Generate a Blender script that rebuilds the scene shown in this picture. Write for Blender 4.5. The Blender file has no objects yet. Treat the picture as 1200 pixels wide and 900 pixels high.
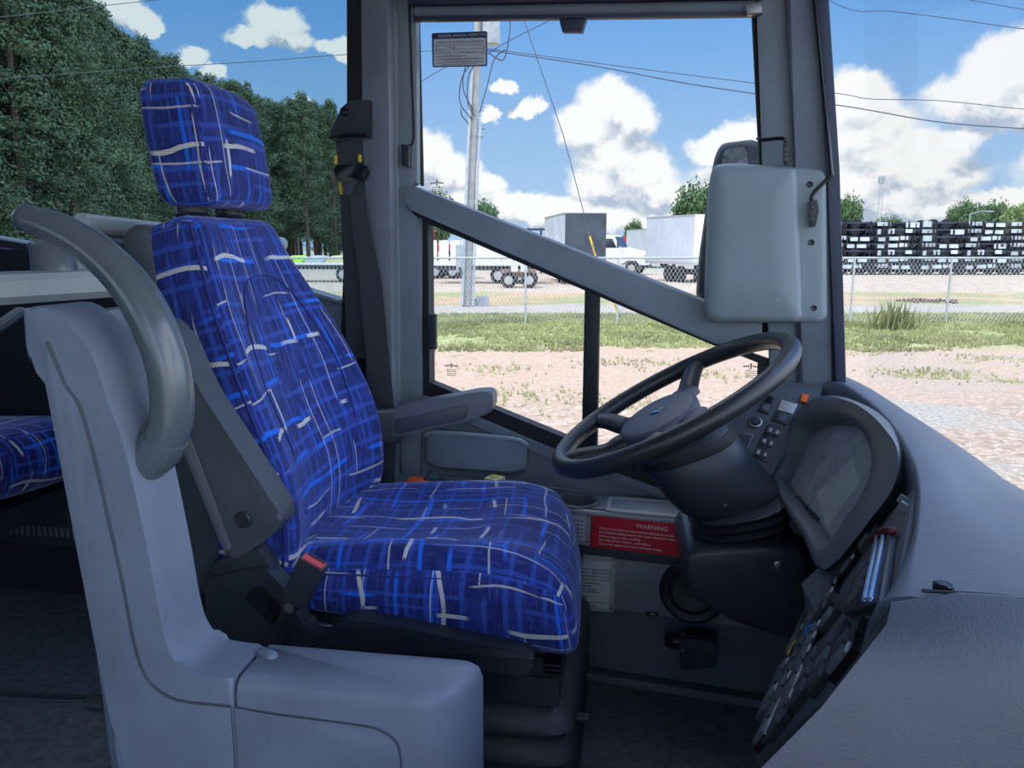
import bpy, bmesh, math, random
from mathutils import Vector, Matrix, noise
V = Vector
random.seed(7)
COL = bpy.context.scene.collection
SC = bpy.context.scene

# ------------------------------------------------------------------ camera geometry (image 1200x900)
F = 900.0; YAW = math.radians(9); PIT = math.radians(10.2); CAM = V((0, 0, .97))
_cy, _sy, _cp, _sp = math.cos(YAW), math.sin(YAW), math.cos(PIT), math.sin(PIT)
FW = V((-_sy*_cp, _cy*_cp, -_sp)); RT = V((_cy, _sy, 0)); UP = V((-_sy*_sp, _cy*_sp, _cp))
def ray(px, py): return FW + RT*((px-600)/F) + UP*((450-py)/F)
def at(px, py, X=None, Y=None, Z=None, pl=None, D=None):
    """where the sight line through a pixel meets a plane (or depth D)"""
    r = ray(px, py)
    if Y is not None: t = (Y-CAM.y)/r.y
    elif Z is not None: t = (Z-CAM.z)/r.z
    elif X is not None: t = (X-CAM.x)/r.x
    elif D is not None: t = D
    else: t = (V(pl[0])-CAM).dot(V(pl[1]))/r.dot(V(pl[1]))
    return CAM + r*t
TH = math.radians(8)
WN = V((math.sin(TH), math.cos(TH), 0)); WP = V((0, 1.72, 0)); WX = V((math.cos(TH), -math.sin(TH), 0))
def wall(off=0.): return (WP + WN*off, WN)
def plane3(a, b, c):
    n = (b-a).cross(c-a).normalized()
    return (a, n)
cam_d = bpy.data.cameras.new('camera'); cam = bpy.data.objects.new('camera', cam_d); COL.objects.link(cam)
cam.location = CAM
cam.rotation_euler = Matrix((RT, UP, -FW)).transposed().to_euler()
cam_d.sensor_fit = 'HORIZONTAL'; cam_d.sensor_width = 36; cam_d.lens = 36*F/1200; cam_d.clip_start = .02; cam_d.clip_end = 3000
SC.camera = cam
SC.view_settings.view_transform = 'Standard'; SC.view_settings.look = 'None'
SC.view_settings.gamma = 1; SC.view_settings.use_curve_mapping = False; SC.view_settings.exposure = 0

# ------------------------------------------------------------------ materials
def srgb(r, g, b):
    f = lambda c: (c/255/12.92) if c/255 <= .04045 else ((c/255+.055)/1.055)**2.4
    return (f(r), f(g), f(b), 1)
class NT:
    def __init__(s, tree): s.t = tree; s.n = tree.nodes; s.l = tree.links
    def add(s, typ, **kw):
        n = s.n.new(typ)
        for k, v in kw.items(): setattr(n, k, v)
        return n
    def put(s, sock, v):
        if hasattr(v, 'is_linked') or hasattr(v, 'links'): s.l.new(v, sock)
        else: sock.default_value = v
    def math(s, op, a, b=None, c=None, clamp=False):
        n = s.add('ShaderNodeMath', operation=op, use_clamp=clamp)
        s.put(n.inputs[0], a)
        if b is not None: s.put(n.inputs[1], b)
        if c is not None: s.put(n.inputs[2], c)
        return n.outputs[0]
    def vmath(s, op, a, b=None, out=0):
        n = s.add('ShaderNodeVectorMath', operation=op)
        s.put(n.inputs[0], a)
        if b is not None: s.put(n.inputs[1], b)
        return n.outputs[out]
    def mix(s, fac, a, b, blend='MIX'):
        n = s.add('ShaderNodeMix', data_type='RGBA', blend_type=blend)
        s.put(n.inputs[0], fac); s.put(n.inputs[6], a); s.put(n.inputs[7], b)
        return n.outputs[2]
    def noise(s, vec, scale, detail=2, rough=.5, dim='3D', w=None):
        n = s.add('ShaderNodeTexNoise', noise_dimensions=dim)
        if vec is not None and dim != '1D': s.put(n.inputs['Vector'], vec)
        if w is not None: s.put(n.inputs['W'], w)
        s.put(n.inputs['Scale'], scale); s.put(n.inputs['Detail'], detail); s.put(n.inputs['Roughness'], rough)
        return n.outputs[0]
    def ramp(s, fac, a, b):
        n = s.add('ShaderNodeMapRange'); n.interpolation_type = 'SMOOTHSTEP'
        s.put(n.inputs[0], fac); s.put(n.inputs[1], a); s.put(n.inputs[2], b)
        return n.outputs[0]
MATS = {}
def new_mat(name):
    m = bpy.data.materials.new(name); m.use_nodes = True
    t = NT(m.node_tree); t.n.clear()
    out = t.add('ShaderNodeOutputMaterial'); b = t.add('ShaderNodeBsdfPrincipled')
    t.l.new(b.outputs[0], out.inputs[0]); MATS[name] = m
    return m, t, b, out
def pbr(name, rgb, rough=.5, metal=0, bump=None, var=.12, vscale=6, spec=.5, coat=0, sheen=0):
    m, t, b, out = new_mat(name)
    c = srgb(*rgb)
    geo = t.add('ShaderNodeTexCoord').outputs['Object']
    nz = t.noise(geo, vscale, 4, .6)
    lo = tuple(x*(1-var) for x in c[:3])+(1,); hi = tuple(min(1, x*(1+var)) for x in c[:3])+(1,)
    t.put(b.inputs['Base Color'], t.mix(t.ramp(nz, .3, .7), lo, hi))
    t.put(b.inputs['Roughness'], t.math('ADD', t.math('MULTIPLY', nz, .16), rough-.08))
    b.inputs['Metallic'].default_value = metal
    b.inputs['Specular IOR Level'].default_value = spec
    b.inputs['Coat Weight'].default_value = coat
    b.inputs['Sheen Weight'].default_value = sheen
    if bump:
        bn = t.add('ShaderNodeBump'); bn.inputs['Strength'].default_value = bump[1]; bn.inputs['Distance'].default_value = .002
        t.put(bn.inputs['Height'], t.noise(geo, bump[0], 3, .6)); t.l.new(bn.outputs[0], b.inputs['Normal'])
    return m
G_TRIM   = pbr('grey_trim_plastic', (118, 130, 140), .5, bump=(260, .12), spec=.4)
G_PILLAR = pbr('pillar_grey_plastic', (106, 116, 128), .55, bump=(220, .12), spec=.35)
G_PART   = pbr('partition_grey_plastic', (114, 124, 141), .46, bump=(420, .22), spec=.45)
G_COVER  = pbr('cover_grey_plastic', (132, 148, 154), .5, bump=(300, .08), spec=.4, var=.05)
G_DASH   = pbr('dashboard_grey_plastic', (90, 98, 112), .4, bump=(420, .3), spec=.5)
G_CAP    = pbr('dash_plastic_shaded', (76, 83, 96), .44, bump=(420, .3), spec=.5)  # dashboard plastic again, darkened: the cap's shade is put into its colour
G_HOOD   = pbr('binnacle_dark_grey_plastic', (92, 99, 107), .46, bump=(350, .15))
G_HANDLE = pbr('handle_grey_plastic', (84, 93, 100), .26, spec=.55, coat=.2, var=.06)
G_RAIL   = pbr('rail_grey_plastic', (152, 162, 165), .4, var=.06)
DK_GREY  = pbr('dark_grey_plastic', (66, 73, 81), .5, bump=(300, .12))
BLACK    = pbr('black_plastic', (43, 48, 55), .42, bump=(350, .1))
BLACK_GL = pbr('glossy_black_plastic', (22, 24, 27), .2)
RUBBER   = pbr('black_rubber', (22, 25, 29), .6)
LEATHER  = pbr('wheel_black_grip', (36, 39, 44), .36, bump=(500, .15))
HUBM     = pbr('wheel_hub_grey', (80, 84, 98), .5, bump=(400, .12))
WEB      = pbr('belt_webbing', (54, 59, 66), .75, bump=(700, .3))
CHROME   = pbr('bright_metal', (205, 208, 212), .18, 1, var=.03)
STEEL    = pbr('dull_metal', (150, 152, 155), .4, .9)
BLUEST   = pbr('anodised_metal', (150, 172, 205), .25, .8)
RED_B    = pbr('red_button', (215, 70, 85), .4, var=.05)
RED_SIGN = pbr('red_sign', (206, 30, 56), .45, var=.06)
WHITE_PT = pbr('white_paint', (226, 228, 226), .6, var=.04)
PLATE    = pbr('silver_plate', (188, 186, 186), .35, .35, var=.05)
PAPER    = pbr('pale_label', (196, 206, 206), .7, var=.03)
INK      = pbr('label_ink', (40, 46, 52), .7, var=0)
STICKER  = pbr('sticker_paper', (190, 196, 204), .8, var=.06)
NAVY     = pbr('sticker_navy', (36, 46, 84), .7, var=.03)
YELLOW   = pbr('yellow_plastic', (214, 196, 60), .5)
CREAM    = pbr('cream_knob', (222, 214, 160), .45, var=.05)
ORANGE   = pbr('orange_plastic', (235, 105, 25), .45, var=.05)
MAROON   = pbr('maroon_plastic', (98, 18, 30), .3, var=.06)
CONSOLE  = pbr('console_grey_plastic', (126, 134, 142), .5, bump=(300, .12))
BELLG    = pbr('glossy_bellows', (58, 62, 70), .24)
BELLOW   = pbr('bellows_rubber', (52, 57, 64), .55)
SHADEWALL   = pbr('shade_dark_wall', (24, 28, 36), .95)  # near-black colour stands in for the shade of the dim saloon
FLOORM   = pbr('rubber_floor', (98, 105, 114), .6, bump=(160, .2), var=.3, vscale=60)
DARKWALL = pbr('dark_kick_panel', (84, 92, 102), .6)
HEADER   = pbr('header_navy_plastic', (40, 50, 72), .5)
SCREENM  = pbr('cluster_screen', (142, 151, 162), .16, var=.12, vscale=30, spec=.6)
SCREENP  = pbr('cluster_display', (166, 178, 178), .14, var=.12, vscale=20, spec=.6)
GREYST   = pbr('grey_strip', (170, 172, 172), .5)
CEILM    = pbr('ceiling_panel', (170, 174, 178), .7)

def glass_mat(name, tint, refl=1.0):
    m, t, b, out = new_mat(name); t.n.remove(b)
    tr = t.add('ShaderNodeBsdfTransparent'); tr.inputs[0].default_value = tint
    gl = t.add('ShaderNodeBsdfGlossy'); gl.inputs['Roughness'].default_value = .02
    fr = t.add('ShaderNodeFresnel'); fr.inputs[0].default_value = 1.32
    mx = t.add('ShaderNodeMixShader')
    t.put(mx.inputs[0], t.math('MULTIPLY', fr.outputs[0], refl))
    t.l.new(tr.outputs[0], mx.inputs[1]); t.l.new(gl.outputs[0], mx.inputs[2]); t.l.new(mx.outputs[0], out.inputs[0])
    return m
GLASS = glass_mat('window_glass', (.99, .995, .99, 1), .09)
GLASS_T = glass_mat('tinted_window_glass', (.80, .87, .88, 1), .06)

def fabric(name, base, seed=0.):
    m, t, b, out = new_mat(name)
    uv = t.add('ShaderNodeTexCoord').outputs['UV']
    sx = t.add('ShaderNodeSeparateXYZ'); t.l.new(uv, sx.inputs[0]); u, v = sx.outputs[0], sx.outputs[1]
    fine = t.noise(uv, 900, 2, .6)
    def lines(main, cross, freq, width, mfreq, thr, sd, wob=.35, rag=.0):
        w1 = t.noise(None, 5., 1, .5, '1D', t.math('ADD', cross, sd*3.1))
        w = t.math('ADD', t.math('MULTIPLY', main, freq), t.math('ADD', t.math('MULTIPLY', w1, wob), sd))
        cell = t.math('FLOOR', w); fr = t.math('FRACT', w)
        wn = t.add('ShaderNodeTexWhiteNoise', noise_dimensions='1D'); t.put(wn.inputs['W'], t.math('ADD', cell, sd*7.7))
        pos = t.math('ADD', t.math('MULTIPLY', wn.outputs[0], .5), .25)
        dist = t.math('ABSOLUTE', t.math('SUBTRACT', fr, pos))
        cx = t.add('ShaderNodeCombineXYZ'); t.put(cx.inputs[0], t.math('MULTIPLY', cell, 7.31)); t.put(cx.inputs[1], t.math('MULTIPLY', cross, mfreq)); cx.inputs[2].default_value = sd
        mn = t.noise(cx.outputs[0], 1., 1, .5)
        wd = t.math('MULTIPLY', t.math('ADD', t.math('MULTIPLY', mn, 1.2), .35), width)
        if rag: dist = t.math('ADD', dist, t.math('MULTIPLY', t.math('SUBTRACT', t.noise(uv, 420, 2, .6), .5), rag))
        ln = t.ramp(dist, wd, t.math('MULTIPLY', wd, .72))
        return t.math('MULTIPLY', ln, t.ramp(mn, thr, thr+.05))
    c = t.mix(t.ramp(t.noise(uv, 26, 4, .6), .35, .7), srgb(*[x*.74 for x in base]), srgb(*base))
    sm = t.vmath('MULTIPLY', uv, (260, 22, 1)); c = t.mix(t.math('MULTIPLY', t.ramp(t.noise(sm, 1, 3, .6), .5, .72), .38), c, srgb(92, 112, 190))
    sm = t.vmath('MULTIPLY', uv, (18, 240, 1)); c = t.mix(t.math('MULTIPLY', t.ramp(t.noise(sm, 1, 3, .6), .5, .72), .30), c, srgb(20, 26, 84))
    pale = srgb(62, 98, 205); bright = srgb(30, 110, 232); white = srgb(222, 222, 214)
    def over(c, msk, col, k): return t.mix(t.math('MULTIPLY', msk, k), c, col)
    c = over(c, lines(u, v, 30, .13, 6, .40, 1.3+seed), pale, .42)
    c = over(c, lines(v, u, 28, .13, 6, .40, 2.7+seed), pale, .42)
    c = over(c, lines(v, u, 15, .062, 5, .50, 4.1+seed), bright, .9)
    c = over(c, lines(u, v, 14, .05, 5, .52, 5.9+seed), bright, .8)
    # the white yarn runs are knitted: a small braid breaks them up
    br = t.math('MULTIPLY', t.math('SINE', t.math('MULTIPLY', t.math('ADD', u, v), 850)), t.math('SINE', t.math('MULTIPLY', t.math('SUBTRACT', u, v), 850)))
    braid = t.ramp(t.math('ADD', br, t.math('MULTIPLY', t.noise(uv, 300, 1, .5), .9)), -.22, .05)
    wl = t.math('MAXIMUM', lines(u, v, 14.5, .024, 6, .455, 8.3+seed, .4, .02), lines(v, u, 11.5, .022, 6, .50, 9.9+seed, .4, .02))
    wl2 = t.math('MAXIMUM', lines(u, v, 6.1, .025, 9, .53, 11.7+seed, .3, .015), lines(v, u, 6.7, .027, 8, .52, 13.1+seed, .3, .015))
    wt = t.math('MAXIMUM', t.math('MULTIPLY', wl, .7), wl2)
    c = over(c, t.math('MULTIPLY', wt, braid), white, .9)
    t.put(b.inputs['Base Color'], t.mix(.25, c, t.mix(fine, (0, 0, 0, 1), (1, 1, 1, 1)), 'SOFT_LIGHT'))
    b.inputs['Roughness'].default_value = .85; b.inputs['Specular IOR Level'].default_value = .2
    b.inputs['Sheen Weight'].default_value = .35; b.inputs['Sheen Roughness'].default_value = .4
    b.inputs['Sheen Tint'].default_value = (.5, .6, 1, 1)
    bn = t.add('ShaderNodeBump'); bn.inputs['Strength'].default_value = .35; bn.inputs['Distance'].default_value = .0015
    t.put(bn.inputs['Height'], t.math('ADD', t.math('MULTIPLY', fine, .6), t.math('MULTIPLY', wt, .6))); t.l.new(bn.outputs[0], b.inputs['Normal'])
    return m
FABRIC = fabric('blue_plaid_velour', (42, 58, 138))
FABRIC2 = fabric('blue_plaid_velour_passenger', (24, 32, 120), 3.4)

# ------------------------------------------------------------------ mesh helpers
def cr(pts, k=6, closed=False):
    """Catmull-Rom through points (vectors of any length)"""
    n = len(pts); out = []
    rng = range(n) if closed else range(n-1)
    for i in rng:
        p0 = pts[(i-1) % n] if closed or i > 0 else pts[0]*2-pts[1]
        p1 = pts[i]; p2 = pts[(i+1) % n]
        p3 = pts[(i+2) % n] if closed or i+2 < n else pts[-1]*2-pts[-2]
        for j in range(k):
            s = j/k
            out.append(.5*((2*p1)+(p2-p0)*s+(2*p0-5*p1+4*p2-p3)*s*s+(3*p1-p0-3*p2+p3)*s*s*s))
    if not closed: out.append(pts[-1].copy())
    return out
def lerp_tab(tab, x):
    if x <= tab[0][0]: return tab[0][1]
    for (a, b), (c, d) in zip(tab, tab[1:]):
        if x <= c:
            s = (x-a)/(c-a); return b+(d-b)*s
    return tab[-1][1]
def smooth_tab(tab, x):
    if x <= tab[0][0]: return tab[0][1]
    if x >= tab[-1][0]: return tab[-1][1]
    for i in range(len(tab)-1):
        a, c = tab[i], tab[i+1]
        if x <= c[0]:
            h = c[0]-a[0]; s = (x-a[0])/h
            m = lambda j: ((tab[min(j+1, len(tab)-1)][1]-tab[max(j-1, 0)][1])/(tab[min(j+1, len(tab)-1)][0]-tab[max(j-1, 0)][0]))
            return (2*s**3-3*s*s+1)*a[1]+(s**3-2*s*s+s)*h*m(i)+(-2*s**3+3*s*s)*c[1]+(s**3-s*s)*h*m(i+1)
def rpoly(pts, r, n=4):
    """round the corners of a closed 3D polygon; r a number or one per corner"""
    out = []; N = len(pts)
    for i, p in enumerate(pts):
        rr = r[i] if isinstance(r, (list, tuple)) else r
        a = pts[i-1]-p; b = pts[(i+1) % N]-p
        if rr <= 0: out.append(p.copy()); continue
        d = min(rr, a.length*.48, b.length*.48)
        A = p+a.normalized()*d; B = p+b.normalized()*d
        for j in range(n+1):
            s = j/n; out.append(A*(1-s)**2+p*2*s*(1-s)+B*s*s)
    return out
def frame_of(axis):
    axis = axis.normalized(); h = V((0, 0, 1)) if abs(axis.z) < .9 else V((1, 0, 0))
    u = axis.cross(h).normalized(); return u, axis.cross(u).normalized()
class MB:
    def __init__(s): s.bm = bmesh.new()
    def _bev(s, faces, off, seg):
        if off <= 0: return
        edges = list({e for f in faces for e in f.edges if len(e.link_faces) == 2 and e.calc_face_angle(0) > .5})
        bmesh.ops.bevel(s.bm, geom=edges, offset=off, segments=seg, profile=.5, affect='EDGES', clamp_overlap=True)
    def box(s, c, size, ax=None, bev=0, seg=2):
        """ax = (ux, uy, uz) axes"""
        ux, uy, uz = ax or (V((1, 0, 0)), V((0, 1, 0)), V((0, 0, 1)))
        c = V(c); hx, hy, hz = size[0]/2, size[1]/2, size[2]/2
        vs = [s.bm.verts.new(c+ux*(i*hx)+uy*(j*hy)+uz*(k*hz)) for i in (-1, 1) for j in (-1, 1) for k in (-1, 1)]
        fs = [s.bm.faces.new([vs[i] for i in q]) for q in ((0, 1, 3, 2), (4, 6, 7, 5), (0, 4, 5, 1), (2, 3, 7, 6), (0, 2, 6, 4), (1, 5, 7, 3))]
        s._bev(fs, bev, seg); return s
    def prism(s, pts, vec, bev=0, seg=2):
        vec = V(vec); n = len(pts)
        a = [s.bm.verts.new(p) for p in pts]; b = [s.bm.verts.new(p+vec) for p in pts]
        fs = [s.bm.faces.new(a), s.bm.faces.new(b[::-1])]
        for i in range(n): fs.append(s.bm.faces.new((a[i], b[i], b[(i+1) % n], a[(i+1) % n])))
        if bev > 0:
            rim = list({e for f in fs[:2] for e in f.edges})
            bmesh.ops.bevel(s.bm, geom=rim, offset=bev, segments=seg, profile=.5, affect='EDGES', clamp_overlap=True)
        return s
    def ring(s, outer, inner, vec, bev=0):
        """a plate with a hole; outer and inner have equal counts"""
        vec = V(vec); n = len(outer)
        L = [[s.bm.verts.new(p+q) for p in loop] for loop in (outer, inner) for q in (V(), vec)]
        oa, ob, ia, ib = L
        for i in range(n):
            j = (i+1) % n
            s.bm.faces.new((oa[i], oa[j], ia[j], ia[i])); s.bm.faces.new((ob[i], ib[i], ib[j], ob[j]))
            s.bm.faces.new((oa[i], ob[i], ob[j], oa[j])); s.bm.faces.new((ia[i], ia[j], ib[j], ib[i]))
        return s
    def loft(s, secs, closed=True, cap=True, loop=False):
        R = [[s.bm.verts.new(p) for p in q] for q in secs]; n = len(R[0])
        for i in range(len(R)-(0 if loop else 1)):
            a, b = R[i], R[(i+1) % len(R)]
            for j in range(n if closed else n-1):
                s.bm.faces.new((a[j], a[(j+1) % n], b[(j+1) % n], b[j]))
        if cap and closed and not loop: s.bm.faces.new(R[0][::-1]); s.bm.faces.new(R[-1])
        return s
    def tube(s, pts, r, n=10, k=0, flat=None, up=None, closed=False, round_end=False):
        """r number or list; flat = width factor across 'up'"""
        if k:
            if isinstance(r, (list, tuple)):
                q = cr([V((p.x, p.y, p.z, w)) for p, w in zip(pts, r)], k, closed); pts = [p.xyz for p in q]; r = [p[3] for p in q]
            else: pts = cr(pts, k, closed)
        N = len(pts); secs = []; u = None
        rs = list(r) if isinstance(r, (list, tuple)) else [r]*N
        if round_end and not closed:
            t0 = (pts[0]-pts[1]).normalized(); t1 = (pts[-1]-pts[-2]).normalized()
            pre = [(pts[0]+t0*rs[0]*math.sin(a), rs[0]*max(.08, math.cos(a))) for a in (1.5, 1.2, .8, .4)]
            post = [(pts[-1]+t1*rs[-1]*math.sin(a), rs[-1]*max(.08, math.cos(a))) for a in (.4, .8, 1.2, 1.5)]
            pts = [p for p, _ in pre]+list(pts)+[p for p, _ in post]; rs = [w for _, w in pre]+rs+[w for _, w in post]; N = len(pts)
        for i in range(N):
            t = ((pts[(i+1) % N] if closed or i < N-1 else pts[i]) - (pts[i-1] if closed or i > 0 else pts[i])).normalized()
            if up is not None: a = V(up); u = (a-t*a.dot(t)).normalized()
            elif u is None: u = frame_of(t)[0]
            else: u = (u-t*u.dot(t)).normalized()
            w = t.cross(u)
            secs.append([pts[i]+(u*math.cos(2*math.pi*j/n)+w*((flat or 1)*math.sin(2*math.pi*j/n)))*rs[i] for j in range(n)])
        return s.loft(secs, True, True, closed)
    def lathe(s, prof, c, axis, n=32, close=True):
        """prof: (radius, height along axis)"""
        c = V(c); axis = V(axis).normalized(); u, w = frame_of(axis)
        secs = [[c+axis*h+(u*math.cos(2*math.pi*j/n)+w*math.sin(2*math.pi*j/n))*max(r, 1e-4) for j in range(n)] for r, h in prof]
        return s.loft(secs, True, close)
    def quad(s, pts): s.bm.faces.new([s.bm.verts.new(p) for p in pts]); return s
    def build(s, name, mat, parent=None, smooth=35, recalc=True):
        if recalc: bmesh.ops.recalc_face_normals(s.bm, faces=s.bm.faces[:])
        me = bpy.data.meshes.new(name); 
        o = bpy.data.objects.new(name, me); COL.objects.link(o)
        if parent:
            org = V(); p = parent
            while p: org += p.location; p = p.parent
            bmesh.ops.translate(s.bm, verts=s.bm.verts[:], vec=-org); o.parent = parent
        else:
            xs = [v.co for v in s.bm.verts]
            lo = V([min(c[i] for c in xs) for i in range(3)]); hi = V([max(c[i] for c in xs) for i in range(3)])
            org = V(((lo.x+hi.x)/2, (lo.y+hi.y)/2, lo.z)); o.location = org
            bmesh.ops.translate(s.bm, verts=s.bm.verts[:], vec=-org)
        s.bm.to_mesh(me); s.bm.free()
        for m in (mat if isinstance(mat, (list, tuple)) else [mat]): me.materials.append(m)
        if smooth:
            me.polygons.foreach_set('use_smooth', [True]*len(me.polygons)); me.set_sharp_from_angle(angle=math.radians(smooth))
        return o
def tag(o, label=None, cat=None, group=None, kind=None):
    if label: o['label'] = label
    if cat: o['category'] = cat
    if group: o['group'] = group
    if kind: o['kind'] = kind
    return o
def thing(name, label, cat, loc=(0, 0, 0), group=None):
    o = bpy.data.objects.new(name, None); COL.objects.link(o); o.location = V(loc); o.empty_display_size = .1
    return tag(o, label, cat, group)
def text(txt, name, size, org, ux, uy, mat, parent, align='LEFT', ext=.0002):
    """lettering as a thin solid; ux reading direction, uy up"""
    c = bpy.data.curves.new(name, 'FONT'); c.body = txt; c.size = size; c.align_x = align; c.extrude = ext; c.resolution_u = 3
    tmp = bpy.data.objects.new(name, c); COL.objects.link(tmp)
    dg = bpy.context.evaluated_depsgraph_get(); me = bpy.data.meshes.new_from_object(tmp.evaluated_get(dg))
    bpy.data.objects.remove(tmp)
    ux = ux.normalized(); uz = ux.cross(uy).normalized(); uy = uz.cross(ux)
    o = bpy.data.objects.new(name, me); COL.objects.link(o)
    org = V(org)
    if parent:
        p = parent
        while p: org = org-p.location; p = p.parent
        o.parent = parent
    me.transform(Matrix(((ux.x, uy.x, uz.x, org.x), (ux.y, uy.y, uz.y, org.y), (ux.z, uy.z, uz.z, org.z), (0, 0, 0, 1))))
    me.materials.clear(); me.materials.append(mat)
    return o
def rbox(size, r, n, fn, name, mat, parent, nr=4, uvo=(0, 0)):
    """rounded box, bent by fn(x, y, z); UVs in metres for the woven pattern"""
    h = [q/2 for q in size]
    def marks(a, cnt):
        e = [-h[a]+r*(1-math.cos(math.pi/2*i/nr)) for i in range(nr)]
        m = [-h[a]+r+(2*h[a]-2*r)*i/cnt for i in range(cnt+1)]
        return e+m+[-q for q in e[::-1]]
    M = [marks(a, n[a]) for a in range(3)]
    vs = []; idx = {}; faces = []; uvs = []
    def vid(p):
        k = tuple(round(c, 6) for c in p)
        if k not in idx:
            P = V(p); inn = V([max(-h[a]+r, min(h[a]-r, P[a])) for a in range(3)])
            d = P-inn
            q = inn+d.normalized()*r if d.length > 1e-9 else P
            idx[k] = len(vs); vs.append(fn(q))
        return idx[k]
    for a in range(3):
        b, c = (a+1) % 3, (a+2) % 3
        for sgn in (-1, 1):
            for i in range(len(M[b])-1):
                for j in range(len(M[c])-1):
                    q = []; u = []
                    for (x, y) in ((i, j), (i+1, j), (i+1, j+1), (i, j+1)):
                        p = [0, 0, 0]; p[a] = sgn*h[a]; p[b] = M[b][x]; p[c] = M[c][y]
                        q.append(vid(p))
                        e = [p[0], p[1], p[2]]
                        uvp = {0: (e[1], e[2]), 1: (e[0]+3.1*sgn, e[2]), 2: (e[1], e[0])}[a]
                        if a == 1: uvp = (uvp[0], uvp[1])
                        u.append((uvp[0]+uvo[0]+a*1.7, uvp[1]+uvo[1]))
                    if sgn < 0: q.reverse(); u.reverse()
                    faces.append(q); uvs += u
    me = bpy.data.meshes.new(name)
    org = V(); p = parent
    while p: org += p.location; p = p.parent
    me.from_pydata([v-org for v in vs], [], faces); me.update()
    lay = me.uv_layers.new(name='UVMap')
    for l, q in zip(lay.data, uvs): l.uv = q
    me.materials.append(mat); me.polygons.foreach_set('use_smooth', [True]*len(me.polygons))
    o = bpy.data.objects.new(name, me); COL.objects.link(o); o.parent = parent
    bm = bmesh.new(); bm.from_mesh(me); bmesh.ops.recalc_face_normals(bm, faces=bm.faces[:]); bm.to_mesh(me); bm.free()
    return o
def struct(o): o['kind'] = 'structure'; return o
def screw(mb, p, n, r=.005): mb.lathe([(0, 0), (r, 0), (r, .0015), (r*.7, .003), (0, .003)], p, n, 12)
# ------------------------------------------------------------------ world: summer sky with cumulus
def azel(px, py):
    r = ray(px, py).normalized(); return math.degrees(math.atan2(r.x, r.y)), math.degrees(math.asin(r.z))
CLOUDS = [  # x, y, rx, ry in the photograph's sky
 (712,122,38,32),(690,150,42,30),(734,142,38,30),(715,180,46,40),(742,205,56,38),(705,212,42,28),(765,226,52,22),(800,232,34,18),
 (497,182,34,34),(520,200,36,26),(545,206,26,20),(570,215,24,14),(535,232,40,18),(590,240,50,20),(640,246,60,20),(700,256,90,20),(780,262,70,18),(840,228,40,16),
 (592,103,17,7),(573,137,12,10),(623,127,20,13),(613,133,22,7),
 (850,172,46,20),(880,162,38,24),(830,182,24,14),(870,205,60,18),
 (1000,120,44,34),(1010,160,62,50),(1040,190,76,44),(1075,205,66,30),(1000,220,70,40),(1060,235,60,24),(1105,245,60,20),(1110,170,24,14),
 (1185,85,50,40),(1150,112,56,28),(1200,120,50,30),(1215,70,50,40),(1130,160,28,12),(1150,240,50,16),(1190,236,40,16),
 (322,24,34,20),(300,44,36,10),(335,46,30,10),(393,54,26,10),(410,60,20,16),(125,2,34,18),(155,20,30,12),(175,33,20,8),(225,66,16,11),(250,86,15,10),(352,122,10,8),
 (-120,90,90,40),(1320,190,90,40),(1400,90,120,50),(950,210,60,30)]
w = bpy.data.worlds.new('sky'); SC.world = w; w.use_nodes = True
t = NT(w.node_tree); t.n.clear()
dirv = t.add('ShaderNodeTexCoord').outputs['Generated']
sep = t.add('ShaderNodeSeparateXYZ'); t.l.new(t.vmath('NORMALIZE', dirv), sep.inputs[0])
az = t.math('MULTIPLY', t.math('ARCTAN2', sep.outputs[0], sep.outputs[1]), 57.29578)
el = t.math('MULTIPLY', t.math('ARCSINE', sep.outputs[2]), 57.29578)
cmb = t.add('ShaderNodeCombineXYZ'); t.put(cmb.inputs[0], az); t.put(cmb.inputs[1], el)
nz1 = t.add('ShaderNodeTexNoise'); t.put(nz1.inputs['Vector'], cmb.outputs[0]); nz1.inputs['Scale'].default_value = .55; nz1.inputs['Detail'].default_value = 6; nz1.inputs['Roughness'].default_value = .62
wob = t.vmath('SCALE', t.vmath('SUBTRACT', nz1.outputs[1], (.5, .5, .5)), None); wob.node.inputs['Scale'].default_value = 2.1
P0 = t.vmath('ADD', cmb.outputs[0], wob)
grp = bpy.data.node_groups.new('cloud_field', 'ShaderNodeTree')
grp.interface.new_socket('Vector', in_out='INPUT', socket_type='NodeSocketVector')
grp.interface.new_socket('Value', in_out='OUTPUT', socket_type='NodeSocketFloat')
g = NT(grp); gi = g.add('NodeGroupInput'); go = g.add('NodeGroupOutput')
acc = None
for (cx_, cy_, rx, ry) in CLOUDS:
    a, e = azel(cx_, cy_)
    dx = rx/F*57.3*.95; dy = ry/F*57.3*.95
    flatv = g.add('ShaderNodeVectorMath', operation='MULTIPLY_ADD')
    g.put(flatv.inputs[0], gi.outputs[0]); flatv.inputs[1].default_value = (1/dx, 1/dy, 0); flatv.inputs[2].default_value = (-a/dx, -e/dy, 0)
    ln = g.vmath('LENGTH', flatv.outputs[0], out=1)
    q = g.math('SUBTRACT', 1.25, ln)
    acc = q if acc is None else g.math('SMOOTH_MAX', acc, q, .35)
g.l.new(acc, go.inputs[0])
def field(vec):
    n = t.add('ShaderNodeGroup'); n.node_tree = grp; t.put(n.inputs[0], vec); return n.outputs[0]
f0 = field(P0); f1 = field(t.vmath('ADD', P0, (-.5, 1.5, 0)))
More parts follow.
